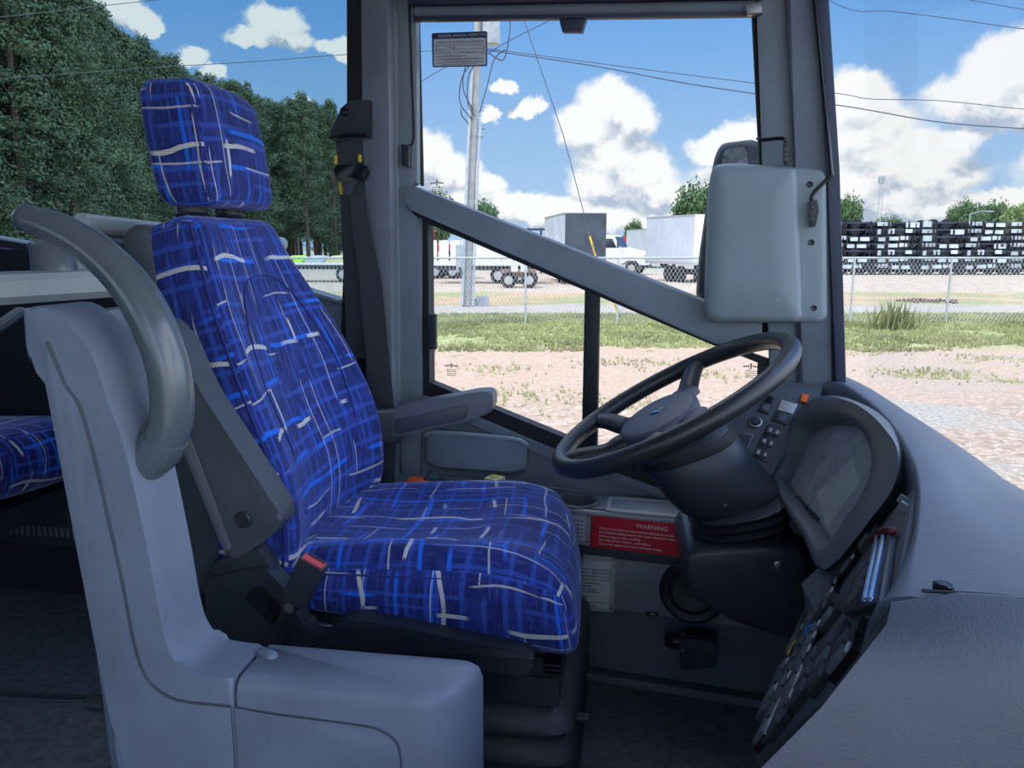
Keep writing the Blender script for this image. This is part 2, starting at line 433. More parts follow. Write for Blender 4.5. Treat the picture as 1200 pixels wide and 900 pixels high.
# clouds elsewhere in the sky, for other viewpoints and for the light
far_n = t.noise(t.vmath('MULTIPLY', dirv, (1, 1, 2.2)), 2.2, 8, .58)
outside = t.ramp(t.math('ABSOLUTE', t.math('ADD', az, 9)), 45, 60)
outside = t.math('MAXIMUM', outside, t.ramp(el, 24, 38))
far_m = t.math('MULTIPLY', t.ramp(far_n, .42, .56), outside)
mask = t.math('MAXIMUM', t.ramp(f0, .14, .5), far_m)
billow = t.noise(cmb.outputs[0], 1.1, 5, .6)
lit = t.ramp(t.math('ADD', t.math('SUBTRACT', f0, f1), t.math('MULTIPLY', t.math('SUBTRACT', billow, .5), 1.2)), -.62, .2)
ccol = t.mix(lit, (.46, .54, .68, 1), (1.02, 1.02, 1.02, 1))
sky_hi = srgb(66, 132, 216); sky_lo = srgb(178, 210, 240)
blue = t.mix(t.ramp(el, -2, 20), sky_lo, srgb(104, 166, 236))
blue = t.mix(t.ramp(el, 12, 34), blue, sky_hi)
skyc = t.mix(t.math('MULTIPLY', mask, .96), blue, ccol)
fill_gain = t.math('ADD', 1.0, t.math('MULTIPLY', outside, t.math('ADD', 1.5, t.math('MULTIPLY', t.ramp(sep.outputs[0], -.1, .9), 1.0))))  # sky out of view is brightened as added fill light for the cab
skyc = t.vmath('SCALE', skyc); t.put(skyc.node.inputs['Scale'], fill_gain)
skyc = t.mix(t.ramp(el, -1, -4), skyc, srgb(170, 160, 150))
bg = t.add('ShaderNodeBackground'); t.put(bg.inputs[0], skyc); bg.inputs[1].default_value = 1.0
wo = t.add('ShaderNodeOutputWorld'); t.l.new(bg.outputs[0], wo.inputs[0])
w.cycles.sampling_method = 'MANUAL'; w.cycles.sample_map_resolution = 512
sun_d = bpy.data.lights.new('sun', 'SUN'); sun_d.energy = 1.85; sun_d.angle = math.radians(.6); sun_d.color = (1, .96, .88)
sun = bpy.data.objects.new('sun', sun_d); COL.objects.link(sun); sun.location = (-20, -8, 40)
sun.rotation_euler = V((.42, .16, -.88)).to_track_quat('-Z', 'Y').to_euler()
# ------------------------------------------------------------------ the bus shell
def wpts(px, off=0.): return [at(x, y, pl=wall(off)) for x, y in px]
def wprism(name, px, off, depth, mat, parent=None, bev=.004, r=0., smooth=35):
    """polygon traced on the side wall; depth > 0 goes towards the cab"""
    mb = MB(); p = wpts(px, off)
    if r: p = rpoly(p, r)
    mb.prism(p, -WN*depth, bev); return mb.build(name, mat, parent, smooth)
# floor
fl = MB(); fl.box((-1.5, .42, -.03), (4.34, 2.86, .06)); struct(tag(fl.build('floor', FLOORM), kind='structure'))
# ceiling over the cab and the aisle
fl = MB(); fl.box((-1.5, .45, 2.0), (4.4, 2.9, .05)); struct(fl.build('ceiling', CEILM))
# side wall: everything under the windows, as one panel with its slope
lw = [(-60, 268), (45, 287), (345, 336), (402, 353), (434, 372), (434, 440), (496, 458), (503, 462), (668, 522), (772, 563), (848, 536), (892, 472), (1010, 472), (1010, 1000), (-60, 1000)]
p = [at(x, y, pl=wall(0)) for x, y in lw[:-2]]
p = p+[V((p[-1].x, p[-1].y, -.05)), V((p[0].x, p[0].y, -.05))]
mb = MB(); mb.prism(p, WN*.05, 0); struct(mb.build('wall_left', G_TRIM))
# wall above the windows, up to the ceiling
def wz(x, z): return V((x, 1.72-(x*WN.x)/WN.y, z))
mb = MB(); mb.prism([wz(-.72, 1.60), wz(.43, 1.56), wz(.43, 1.98), wz(-.72, 1.98)], WN*.05, 0); mb.prism([wz(-3.6, 1.72), wz(-.72, 1.66), wz(-.72, 1.98), wz(-3.6, 1.98)], WN*.05, 0); struct(mb.build('trim_19', G_PILLAR))
# dark sheet painting shade onto the passenger side wall; then far wall and rear wall of the saloon
mb = MB(); mb.box((-2.35, 1.825, .46), (2.9, .02, 1.0), None, .004); struct(mb.build('trim_18', SHADEWALL))
mb = MB(); mb.box((-2.0, -.98, .42), (3.2, .05, .95)); mb.box((-2.0, -.98, 1.75), (3.2, .05, .5)); struct(mb.build('wall_right', G_TRIM))
mb = MB(); mb.box((-2.0, -.98, 1.2), (3.2, .006, .62)); struct(mb.build('window_6', GLASS_T))
mb = MB(); mb.box((.79, -.98, .4), (.06, .06, 3.0), None, .01); mb.box((-.39, -.98, .9), (.05, .06, 2.1), None, .01); struct(mb.build('door_1', G_TRIM))
mb = MB(); mb.box((-3.65, .45, .97), (.05, 2.9, 1.98)); struct(mb.build('wall_back', SHADEWALL))
# black sill strip of the passenger window
o = wprism('baseboard_left', [(-60, 268), (45, 286), (45, 318), (-60, 330)], -.002, .03, BLACK, bev=.004); struct(o)
o = wprism('trim_5', [(-60, 279), (120, 309), (120, 311), (-60, 281.5)], -.032, .006, CHROME, bev=0); struct(o)
o = wprism('trim_6', [(120, 291), (345, 333), (402, 351), (402, 356), (345, 339), (120, 299)], -.002, .02, G_TRIM, bev=.003); struct(o)
# pillar between the passenger window and the driver's window: black seal, grey cover, bright edge
struct(wprism('trim_1', [(413, -60), (436, -60), (442, 480), (402, 480), (414, 200)], -.001, .03, RUBBER, bev=.004))
struct(wprism('trim_2', [(432, -60), (464, -60), (468, 300), (470, 600), (440, 600), (437, 300)], -.02, .045, G_PILLAR, bev=.008))
struct(wprism('trim_3', [(463, -60), (492, -60), (494, 216), (480, 222), (480, 246), (498, 256), (497, 460), (500, 474), (466, 474), (467, 300)], .0, .022, G_TRIM, bev=.006))
struct(wprism('trim_4', [(461.5, -60), (466.5, -60), (470, 300), (471, 470), (466.5, 470), (465.5, 300)], -.018, .016, G_TRIM, bev=.003))
# front pillar
struct(wprism('trim_7', [(884, -60), (922, -60), (933, 200), (937, 460), (902, 460), (893, 190)], .0, .03, G_TRIM, bev=.008))
struct(wprism('trim_8', [(916, -60), (955, -60), (972, 200), (977, 462), (934, 462), (931, 200)], .0, .05, G_PILLAR, bev=.01))
struct(wprism('trim_9', [(947, -60), (964, -60), (980, 200), (989, 470), (974, 470), (966, 200)], .0, .06, HEADER, bev=.006))
# header with the roller shade
hd = thing('roller_shade', 'dark navy roller shade rolled up in its housing along the top of the driver window', 'window shade', at(680, 10, pl=wall(-.02)))
wprism('housing', [(480, -60), (900, -60), (893, 6), (490, 13)], -.0, .06, HEADER, hd, bev=.006)
mb = MB(); mb.tube(wpts([(488, 14), (886, 8)], -.03), .012, 12); mb.build('roller', G_PILLAR, hd)
wprism('bottom_bar', [(488, 18), (890, 12), (890, 21.5), (488, 27)], -.016, .02, HEADER, hd, bev=.003)
wprism('pull_tab', [(656, 20), (690, 20), (684, 40), (661, 40)], -.012, .018, HEADER, hd, bev=.002)
wprism('bracket', [(872, 8), (893, 6), (893, 18), (876, 20)], -.03, .02, STEEL, hd, bev=.002)
# the driver's window: upper light, sloping rail, lower sliding lights
wn = MB()
wn.prism(wpts([(488, 20), (893, 12), (896, 395), (488, 224)], .012), WN*.005); o = wn.build('window_1', GLASS); struct(o)
mb = MB(); mb.tube(wpts([(490, 20), (495, 218)], .0), .0045, 8); struct(mb.build('trim_10', RUBBER))
mb = MB(); mb.tube(wpts([(884, 16), (893, 200), (897, 392)], .0), .006, 8); struct(mb.build('trim_11', RUBBER))
mb = MB(); mb.prism(rpoly(wpts([(481, 219), (489, 219), (893, 378), (893, 408), (838, 401), (497, 251), (481, 244)], 0), [.006, .01, 0, 0, 0, .01, .012]), -WN*.032, .007, 3); mb.prism(wpts([(481, 219), (489, 219), (893, 378), (893, 408), (838, 401), (497, 251), (481, 244)], 0), WN*.02, 0)
struct(mb.build('trim_12', G_TRIM))
struct(wprism('trim_13', [(493, 219), (893, 376), (893, 380), (493, 222.5)], -.0005, .028, CHROME, bev=0)) if False else None
fo = wpts([(491, 247), (838, 398), (902, 420), (905, 475), (858, 545), (776, 574), (667, 532), (497, 464)], 0)
fi = wpts([(504, 262), (832, 402), (888, 424), (886, 462), (845, 524), (770, 553), (655, 508), (506, 447)], 0)
mb = MB(); mb.ring(fo, fi, -WN*.014)
fo2 = wpts([(497, 255), (838, 401), (895, 424), (895, 468), (851, 532), (772, 562), (662, 519), (501, 454)], 0)
mb.ring(fo2, fi, WN*.02)
struct(mb.build('window_2', RUBBER, smooth=30))
mb = MB(); mb.prism(wpts([(495, 255), (835, 401), (890, 424), (890, 470), (850, 530), (772, 560), (660, 517), (500, 455)], .016), WN*.005); struct(mb.build('window_3', GLASS))
struct(wprism('trim_14', [(687, 334), (704, 341), (701, 532), (683, 526)], .004, .018, RUBBER, bev=.003))
o = wprism('window_latch', [(503, 368), (513, 368), (513, 409), (503, 409)], -.012, .012, BLACK, bev=.003)
tag(o, 'small black finger latch on the left upright of the lower sliding window', 'window latch')
o = wprism('pillar_latch', [(473, 169), (483, 172), (483, 197), (473, 194)], -.02, .016, BLACK, bev=.005)
tag(o, 'small black rounded catch on the grey pillar left of the upper driver window', 'catch')
mb = MB(); mb.tube(wpts([(479, -20), (484, 120), (485, 162), (480, 172)], -.022), .003, 6, k=4); o = mb.build('shade_guide_cord', RUBBER)
tag(o, 'thin black cord running down the pillar to the catch left of the driver window', 'cord')
# passenger window glass
mb = MB(); mb.prism([at(-80, -200, pl=wall(.02)), at(436, -200, pl=wall(.02)), at(436, 380, pl=wall(.02)), at(-80, 290, pl=wall(.02))], WN*.005); struct(mb.build('window_4', GLASS_T))
# glass maker's marks printed in three window corners
for k, (cx, cy) in enumerate(((512, 216), (529, 430), (880, 431))):
    mb = MB(); c = at(cx, cy, pl=wall(.0115))
    def bar(dx, dz, w_, h_): mb.box(c+WX*dx*.00179+V((0, 0, -dz*.00179)), (w_*.00179, .0005, h_*.00179), (WX, WN, V((0, 0, 1))))
    for dx, dz, w_, h_ in ((0, -1.5, 1.6, 6.5), (0, -4.4, 2.4, 1.2)): bar(dx, dz, w_, h_)
    for dx in (-2.6, -5, -7.4, 2.6, 5, 7.4): bar(dx, -2.2+.12*abs(dx), 1.7, 2.0); 
    for dx in (-9.2, 9.2): bar(dx, -1.3, 1.2, 1.0)
    for dz in (4, 6.6, 9.2, 11.6):
        x = -6.5
        while x < 6.5:
            l = random.uniform(.8, 2.2); bar(x+l/2, dz, l, .9); x += l+.6
    o = mb.build('glass_maker_mark', INK)
    tag(o, ('small black winged maker mark printed low in the upper driver window beside the pole', 'small black winged maker mark in the lower left corner of the sliding window', 'small black winged maker mark in the window corner behind the steering wheel rim')[k], 'mark')
# inspection sticker on the upper glass
st = thing('inspection_sticker', 'grey inspection sticker with a navy title band in the top corner of the driver window', 'sticker', at(538, 78, pl=wall(.01)))
q = rpoly(wpts([(506, 39), (571, 36.5), (571, 77.5), (507, 79)], .0115), .004); mb = MB(); mb.prism(q, -WN*.0006, 0); mb.build('border', NAVY, st)
mb = MB(); mb.prism(wpts([(508, 46), (569.5, 44), (569.5, 76), (508.5, 77.5)], .0107), -WN*.0003, 0); mb.build('form', STICKER, st)
a, b = wpts([(513.5, 43.8), (566, 41.8)], .0106); text('FEDERAL ANNUAL INSPECTION', 'title', .0083, a, b-a, V((0, 0, 1)), STICKER, st)
mb = MB()
def sline(x0, y0, x1, y1, h): 
    mb.prism(wpts([(x0, y0-h/2), (x1, y1-h/2), (x1, y1+h/2), (x0, y0+h/2)], .0103), -WN*.0002, 0)
for y, x0, x1 in ((48.5, 512, 566), (50, 512, 566), (53, 511, 567), (57.5, 511, 567), (62, 511, 567), (66, 511, 545), (69.5, 511, 567), (73, 511, 567)):
    sline(x0, y+.8, x1, y-.9, .5)
for x in (511, 532, 567): sline(x, 57, x+.5, 57, 9.5)
random.seed(3)
for y, x0, x1 in ((55, 523, 531), (59.5, 513, 526), (60.5, 536, 556), (65.5, 520, 546), (68.5, 518, 558), (71.5, 520, 552), (75, 516, 558)):
    x = x0
    while x < x1:
        l = random.uniform(1, 2.6); sline(x, y+random.uniform(-.8, .8)-.02*(x-538), x+l, y+random.uniform(-.8, .8)-.02*(x-538), .7); x += l+.5
mb.build('form_lines', NAVY, st)

# ------------------------------------------------------------------ console along the side wall
OFF = -.13
def cpts(px, o=0.): return [at(x, y, pl=wall(OFF+o)) for x, y in px]
zt = at(690, 597, pl=wall(OFF)).z
def shelf(px): return [at(x, y, Z=zt) for x, y in px]
cs = thing('side_console', 'grey console shelf with two cup holders and a tray below the driver window', 'console', at(690, 720, pl=wall(OFF)))
A = at(395, 560, pl=wall(0)); Bq = at(960, 640, pl=wall(0))
A = V((-.78, 0, zt)); A.y = 1.72-(A.x*WN.x)/WN.y; Bq = V((.55, 0, zt)); Bq.y = 1.72-(Bq.x*WN.x)/WN.y
d = -WN*.13
# shelf plate with round cup-holder openings cut as rings
cups = [(677, 587.5), (627, 581)]
cc = [at(x, y, Z=zt) for x, y in cups]; R = .043
mb = MB()
def strip(x0, x1): return [A+WX*x0, A+WX*x1, A+WX*x1+d, A+WX*x0+d]
Lx = (Bq-A).dot(WX); pos = sorted((c-A).dot(WX) for c in cc); n_ = 32
tray = shelf([(716, 586), (812, 594), (818, 607), (714, 598)])
def sq(c, h):   # square around a cup, n_ points
    out = []
    for j in range(n_):
        a = 2*math.pi*j/n_; ca, sa = math.cos(a), math.sin(a); m = 1/max(abs(ca), abs(sa))
        x = ca*m*h; y = sa*m
        yy = y*.065
        base = A+WX*((c-A).dot(WX)+x); out.append(base+d*.5-WN*yy if False else base+d*(.5+.5*y))
    return out
th_ = V((0, 0, -.012)); prev = 0.
for c in sorted(cc, key=lambda c: (c-A).dot(WX)):
    x = (c-A).dot(WX); h = .052
    mb.prism(strip(prev, x-h), th_); prev = x+h
    mb.ring(sq(c, h), [c+(WX*math.cos(2*math.pi*j/n_)-WN*math.sin(2*math.pi*j/n_))*R for j in range(n_)], th_)
mb.prism(strip(prev, Lx), th_)
mb.build('shelf_plate', G_TRIM, cs, 30)
for c in cc:
    mb = MB(); mb.lathe([(R-.002, .001), (R-.001, .004), (R+.003, .005), (R+.007, .0035), (R+.008, 0), (R, -.002), (R-.005, -.05), (.001, -.052), (.001, -.048), (R-.008, -.046), (R-.004, 0)], c, (0, 0, 1), 40, False)
    o = mb.build('cup_holder', G_HOOD, cs, 50)
# recessed tray with a light frame
o_ = rpoly(shelf([(713, 583), (822, 591), (830, 611), (710, 600)]), .008); i_ = rpoly(shelf([(718, 585.5), (818, 593), (824, 607.5), (715, 597.5)]), .008)
mb = MB(); mb.ring(o_, i_, V((0, 0, .004))); mb.build('tray_frame', G_RAIL, cs)
mb = MB(); mb.prism([p_+V((0, 0, .0005)) for p_ in i_], V((0, 0, .001))); mb.build('tray_floor', G_TRIM, cs)
# front of the console: upper band, main panel, lip between
F0 = A+d; F1 = A+WX*Lx+d
def fr(z0, z1, o0, th): return [F0+V((0, 0, z1-zt))-WN*o0, F1+V((0, 0, z1-zt))-WN*o0, F1+V((0, 0, z0-zt))-WN*o0, F0+V((0, 0, z0-zt))-WN*o0]
z650 = at(700, 652, pl=wall(OFF)).z; z720 = at(760, 722, pl=wall(OFF)).z; z600 = at(700, 602, pl=wall(OFF)).z
mb = MB(); mb.prism(fr(z650, zt, 0, 0), WN*.012, .003); mb.build('upper_panel', DK_GREY, cs)
mb = MB(); mb.tube([F0+V((0, 0, -.006))-WN*.002, F1+V((0, 0, -.006))-WN*.002], .006, 8); mb.build('front_bead', G_RAIL, cs)
mb = MB(); mb.prism(fr(z720, z650-.003, -.006, 0), WN*.012, .004); mb.build('lower_panel', CONSOLE, cs)
mb = MB(); mb.prism(fr(.0, z720-.002, -.03, 0), WN*.012, .003); mb.prism(fr(.0, .02, -.0, 0), WN*.04, .003); mb.build('kick_panel', DARKWALL, cs)
# map pocket moulded on the wall above the shelf
pk = thing('door_pocket', 'grey moulded map pocket on the side wall under the driver window', 'pocket', at(558, 555, pl=wall(-.03)))
mb = MB()
top = [(497, 509), (510, 505), (600, 512), (616, 518)]; bot = [(499, 543), (515, 549), (600, 556), (617, 551)]
secs = []
for (sc_, dep) in ((0, 0.), (.0, .035), (.03, .045), (.08, .05)):
    q = cpts([], 0)
    poly = [(497, 509), (512, 505.5), (600, 513), (618, 520), (618, 550), (604, 556), (512, 549), (498, 543)]
    mx_ = sum(a for a, _ in poly)/8; my_ = sum(b for _, b in poly)/8
    q = rpoly(wpts([(mx_+(a-mx_)*(1-sc_), my_+(b-my_)*(1-sc_*1.5)) for a, b in poly], -dep), .012, 3); secs.append(q)
mb.loft(secs); mb.build('bin', G_TRIM, pk, 40)
mb = MB(); mb.tube(wpts([(499, 510), (512, 507), (600, 514.5), (617, 521)], -.048), .006, 8, k=4, round_end=True); mb.build('lip', G_COVER, pk)
# wall corner trim behind the belt, and step in the panel
struct(wprism('trim_15', [(470, 500), (495, 502), (495, 565), (474, 565)], -.0, .012, G_TRIM, bev=.004))
struct(wprism('trim_16', [(497, 462), (506, 463), (668, 531), (776, 573), (858, 545), (862, 556), (780, 584), (660, 541), (500, 474)], -.0, .018, G_TRIM, bev=.005))
struct(wprism('trim_17', [(470, 558), (640, 574), (860, 600), (860, 594), (640, 568), (470, 552)], -.0, .01, G_COVER, bev=.002))
# signs
ws = thing('warning_sign', 'red warning plate with white lettering on the console front below the tray', 'sign', at(750, 650, pl=wall(OFF-.002)))
mb = MB(); mb.prism(cpts([(695, 602), (812, 615), (806, 653), (691.5, 640)], -.001), -WN*.002, 0); mb.build('plate', RED_SIGN, ws)
a, b = cpts([(745.5, 618.6), (776, 622)], -.0034); text('WARNING', 'heading', .0138, a, b-a, V((0, 0, 1)), WHITE_PT, ws)
LINES = ['Using a conventional the ambient temperature can ambient a', 'and ambient temperature can cause material in the flow of', 'without due to start cooling.', 'The seal of the coolant, such failure', 'Cover the opposing to the warranty issues.']
for k, l in enumerate(LINES):
    a, b = cpts([(702-k*.2, 619.8+k*4.5), (806, 631.3+k*4.5)], -.0034); text(l, 'small_lettering', .0078, a, b-a, V((0, 0, 1)), WHITE_PT, ws)
mb = MB(); screw(mb, at(696.5, 619, pl=wall(OFF-.003)), -WN, .003); mb.build('screw', BLACK, ws)
pl_ = thing('small_data_plate', 'small silver data plate with screws left of the red warning plate', 'plate', at(680, 637, pl=wall(OFF-.002)))
mb = MB(); mb.prism(cpts([(655, 598), (693, 602), (691, 639), (653, 635)], -.001), -WN*.002, 0); mb.build('plate', PLATE, pl_)
mb = MB(); mb.prism(cpts([(660, 603), (686, 606), (685, 634), (659, 631)], -.003), -WN*.0004, 0); mb.build('printed_panel', PAPER, pl_)
mb = MB()
def cline(x0, y0, x1, y1, h, o=-.0036): mb.prism(cpts([(x0, y0-h/2), (x1, y1-h/2), (x1, y1+h/2), (x0, y0+h/2)], o), -WN*.0003, 0)
for y in (609, 614, 619, 623, 628): cline(670, y, 684, y+1.6, .7)
cline(684.3, 608, 684.3, 608, 0.1); cline(677, 621, 677.6, 621, 14)
mb.build('printed_lines', INK, pl_)
for x, y in ((690, 605), (688, 635)):
    mb = MB(); screw(mb, at(x, y, pl=wall(OFF-.003)), -WN, .0035); mb.build('screw', STEEL, pl_)
nb = thing('notice_plate', 'large pale notice plate with a printed table on the console below the data plate', 'plate', at(700, 716, pl=wall(OFF-.001)))
mb = MB(); mb.prism(cpts([(655, 644), (722, 651), (719, 717), (652, 712)], .004), -WN*.003, 0); mb.build('plate', PLATE, nb)
mb = MB(); mb.prism(cpts([(658, 653), (716, 659), (713, 713), (655, 708)], .001), -WN*.0005, 0); mb.build('printed_panel', PAPER, nb)
mb = MB()
for y in (666.5, 670.5, 674.5, 678.5): cline(676, y-1.0, 714.5, y+2.6, .6, .0004)
for x in (684, 696, 714.3): cline(x-.3, 674.5, x+.3, 674.5, 13, .0004)
for y, x1 in ((683, 704), (686.5, 694), (690, 700), (693, 700), (699, 690)):
    x = 672
    while x < x1:
        l = random.uniform(2, 6); cline(x, y-.6+(x-680)*.09, min(x+l, x1), y-.6+(min(x+l, x1)-680)*.09, 1.0, .0004); x += l+1
for y in (706,): cline(676, y-2, 713, y+1.4, .5, .0004)
mb.build('printed_lines', INK, nb)
a, b = cpts([(687.5, 710.2), (699, 711.2)], .0002); text('46238', 'number', .0075, a, b-a, V((0, 0, 1)), INK, nb)
for x, y in ((719, 655), (716, 713)):
    mb = MB(); screw(mb, at(x, y, pl=wall(OFF+.001)), -WN, .0035); mb.build('screw', STEEL, nb)
# loudspeaker in the lower panel
sp = thing('loudspeaker', 'round black loudspeaker set in the console behind the steering column', 'speaker', at(812, 692, pl=wall(OFF)))
c = at(812, 692, pl=wall(OFF+.003))
mb = MB(); mb.lathe([(.0, 0), (.07, 0), (.07, .01), (.062, .016), (.05, .012), (.048, .002), (0, .002)], c, -WN, 40); mb.build('surround', BLACK, sp, 40)
mb = MB(); mb.lathe([(.047, .004), (.043, .010), (.037, .006), (.016, .003), (.014, .008), (0, .012)], c, -WN, 40, False); mb.build('cone', pbr('speaker_cone', (70, 72, 70), .6), sp, 50)
o = MB(); o.prism(cpts([(757, 716), (772, 717.5), (771.5, 722.5), (756.5, 721)], .003), -WN*.002, .0008); lb = o.build('small_black_tag', BLACK)
tag(lb, 'tiny black tag with white figures on the lower edge of the console panel', 'label'); 
a, b = cpts([(761.5, 720.4), (768, 721)], .0007); text('2001', 'figures', .006, a, b-a, V((0, 0, 1)), WHITE_PT, lb)
# dark box with a round end on the kick panel
bx = thing('kick_panel_box', 'black plastic box with a round connector on the kick panel under the speaker', 'box', at(815, 772, pl=wall(OFF-.01)))
mb = MB(); mb.prism(rpoly(cpts([(797, 735), (840, 738), (840, 768), (800, 772)], .0), .006), -WN*.05, .008, 3); mb.prism(cpts([(800, 738), (838, 740), (838, 765), (802, 768)], .05), -WN*.05); mb.build('body', BLACK, bx)
c = at(796, 752, pl=wall(OFF-.02)); mb = MB(); mb.lathe([(0, 0), (.017, 0), (.017, .022), (.012, .03), (0, .03)], c, -WX, 20); mb.build('connector', BLACK_GL, bx)
for x, y in ((796, 743), (796, 762)):
    mb = MB(); screw(mb, at(x+4, y, pl=wall(OFF-.05)), -WN, .003); mb.build('screw', STEEL, bx)
# parking-brake knob on the shelf, orange lever, looped cable, white card
kb = thing('brake_knob', 'cream square push knob on a stem standing on the console shelf behind the seat', 'knob', at(580, 586, Z=zt))
c = at(580, 583, Z=zt)
mb = MB(); mb.lathe([(.011, 0), (.011, .004), (.0065, .006), (.0065, .03), (.009, .034)], c, (0, 0, 1), 16); mb.build('stem', CREAM, kb)
mb = MB(); mb.box(c+V((0, 0, .041)), (.034, .034, .014), (V((.9, -.43, 0)), V((.43, .9, 0)), V((0, 0, 1))), .003); mb.build('head', CREAM, kb)
mb = MB(); mb.box(c+V((0, 0, .0485)), (.016, .016, .003), (V((.9, -.43, 0)), V((.43, .9, 0)), V((0, 0, 1))), .001); mb.build('head_inset', YELLOW, kb)
c = at(488, 573, Z=zt+.03)
mb = MB(); mb.prism(rpoly([at(472, 567, Y=c.y), at(478, 562, Y=c.y), at(498, 566, Y=c.y), at(496, 590, Y=c.y), at(474, 590, Y=c.y)], .005), V((0, .03, 0)), .004); mb.build('orange_lever', ORANGE)
tag(bpy.data.objects['orange_lever'], 'orange plastic lever end showing just above the back of the seat cushion', 'lever')
mb = MB(); mb.tube([at(496, 590, Y=c.y+.02), at(497, 568, Y=c.y+.02), at(502, 555, Y=c.y+.02), at(510, 549, Y=c.y+.02), at(516, 554, Y=c.y+.02), at(517, 568, Y=c.y+.02), at(516, 592, Y=c.y+.02)], .0035, 8, k=5)
o = mb.build('looped_cable', WEB); tag(o, 'thin looped black cable rising from the console beside the orange lever', 'cable')
mb = MB(); mb.prism([at(433, 573, Y=1.62), at(455, 572, Y=1.62), at(456, 592, Y=1.62), at(433, 592, Y=1.62)], V((0, .02, 0)), .002); o = mb.build('paper_pad', PAPER)
tag(o, 'white paper pad on the console glimpsed between the seat back and cushion', 'paper')
# ------------------------------------------------------------------ the driver's seat
SY = 1.36
seat = thing('driver_seat', 'blue plaid high-backed driver seat on a black suspension pedestal', 'driver seat', (-.38, SY, 0))
def cush(q):
    x, y, z = q             # box 0.53 x 0.50 x 0.13
    s = (x+.265)/.53        # 0 back .. 1 front
    t_ = (z+.065)/.13       # 0 bottom .. 1 top
    u = y/.25
    taper = 1-.05*(1-s)*abs(u)
    zb = .374-.052*s
    ztop = smooth_tab([(0, .452), (.25, .458), (.5, .466), (.75, .474), (.92, .462), (1, .438)], s)
    bol = math.exp(-((abs(u)-.80)/.17)**2)*(.026 if u < 0 else .006)*smooth_tab([(0, .2), (.3, 1), (.7, .85), (1, .1)], s)
    dish = -.014*max(0, 1-(u/.66)**2)*math.exp(-((s-.42)/.36)**2)
    sag = -.005*math.exp(-((s-.62)/.05)**2)*max(0, 1-u*u)
    edge = -.016*abs(u)**8
    zz = zb+(ztop-zb)*t_+(bol+dish+sag+edge)*t_**1.6
    xx = -.60+.517*s-.016*(u+1)*s + .022*(1-t_)*max(0, (s-.75)/.25) - (.006 if u < 0 else .03)*abs(u)**3*s
    bulge = .010*math.sin(math.pi*t_)
    return V((xx, SY+y*taper+(bulge if y > 0 else -bulge)*abs(u)**4, zz))
rbox((.53, .50, .13), .034, (16, 16, 3), cush, 'cushion', FABRIC, seat, 5, (.11, .07))
cu = seat.children[-1]
def pipe(fn, path, name, parent, r=.0045, mat=FABRIC):
    mb = MB(); mb.tube([fn(V(p_)) for p_ in path], r, 8, k=3); return mb.build(name, mat, parent)
PIPE = pbr('piping_blue', (32, 44, 118), .8, bump=(600, .2))
pipe(cush, [(-.24+.47*i/10, -.243, .045) for i in range(11)]+[(.25, -.21, .042), (.258, -.1, .042), (.258, .1, .042), (.25, .21, .042)], 'piping', cu, .0026, PIPE)
SPX = [(.40, -.655), (.50, -.648), (.58, -.660), (.67, -.685), (.78, -.718), (.92, -.764), (1.03, -.797)]
HW = [(.38, .235), (.46, .245), (.55, .25), (.65, .25), (.74, .238), (.82, .212), (.90, .178), (.97, .152), (1.03, .146)]
BO = [(.38, .035), (.50, .06), (.62, .062), (.74, .045), (.85, .022), (.95, .006), (1.03, 0)]
def back(q, grow=0., shift=0.):
    x, y, z = q            # thickness .13, width .5, height .64
    s = (z+.32)/.64; Z = .385+.628*s
    dz = .01; dx = smooth_tab(SPX, Z+dz)-smooth_tab(SPX, Z-dz)
    nrm = V((2*dz, 0, -dx)).normalized()
    u = y/.25; hw = smooth_tab(HW, Z)+grow
    fx = (x+.065)/.13
    bo = smooth_tab(BO, Z)*(abs(u)**2.2)*max(0, fx)*1.0
    lum = .012*math.exp(-((Z-.56)/.09)**2)*(1-u*u)*fx
    sp_ = V((smooth_tab(SPX, Z), SY, Z))
    return sp_+nrm*(x+bo+lum+shift)+V((0, hw*u, 0))
rbox((.13, .50, .64), .042, (3, 16, 20), back, 'backrest', FABRIC, seat, 5, (.21, .4))
bk = seat.children[-1]
for sg in (-1, 1):
    pipe(back, [(.046, sg*.243, -.30+.60*i/14) for i in range(15)], 'piping', bk, .0025, PIPE)
pipe(back, [(.066, -.145, -.20), (.066, -.15, -.1), (.066, -.165, 0), (.066, -.15, .1), (.066, -.10, .18), (.066, 0, .20), (.066, .10, .18), (.066, .15, .1), (.066, .165, 0), (.066, .15, -.1), (.066, .145, -.2)], 'seam', bk, .0013, PIPE)
mb = MB()
def bshell(q): return back(q, .006, 0)
rbox((.06, .50, .655), .026, (2, 8, 14), lambda q: back(V((q.x-.056, q.y, q.z)), .005), 'back_shell', DK_GREY, seat, 3)
def head(q):
    x, y, z = q
    s = z/.215+.5
    xx = x*(1+.10*math.sin(math.pi*s))-.006*(y/.125)**2*(1 if x > 0 else -.4)
    lean = -.03*(s-.5)
    return V((-.776+xx+lean, SY+y*(1-.05*s), 1.147+z-.006*(y/.125)**2))
rbox((.118, .24, .215), .030, (3, 8, 7), head, 'headrest', FABRIC, seat, 5, (.33, .06))
hr = seat.children[-1]
pipe(head, [(.05, -.122, -.09+.18*i/8) for i in range(9)], 'piping', hr, .0016, PIPE)
for dy in (-.062, .062):
    mb = MB()
    mb.lathe([(.026, 0), (.03, .004), (.026, .008), (.03, .012), (.026, .016), (.03, .02), (.026, .024), (.026, .05)], (-.785, SY+dy, 1.005), (0, 0, 1), 20); mb.build('headrest_post', BLACK, seat)
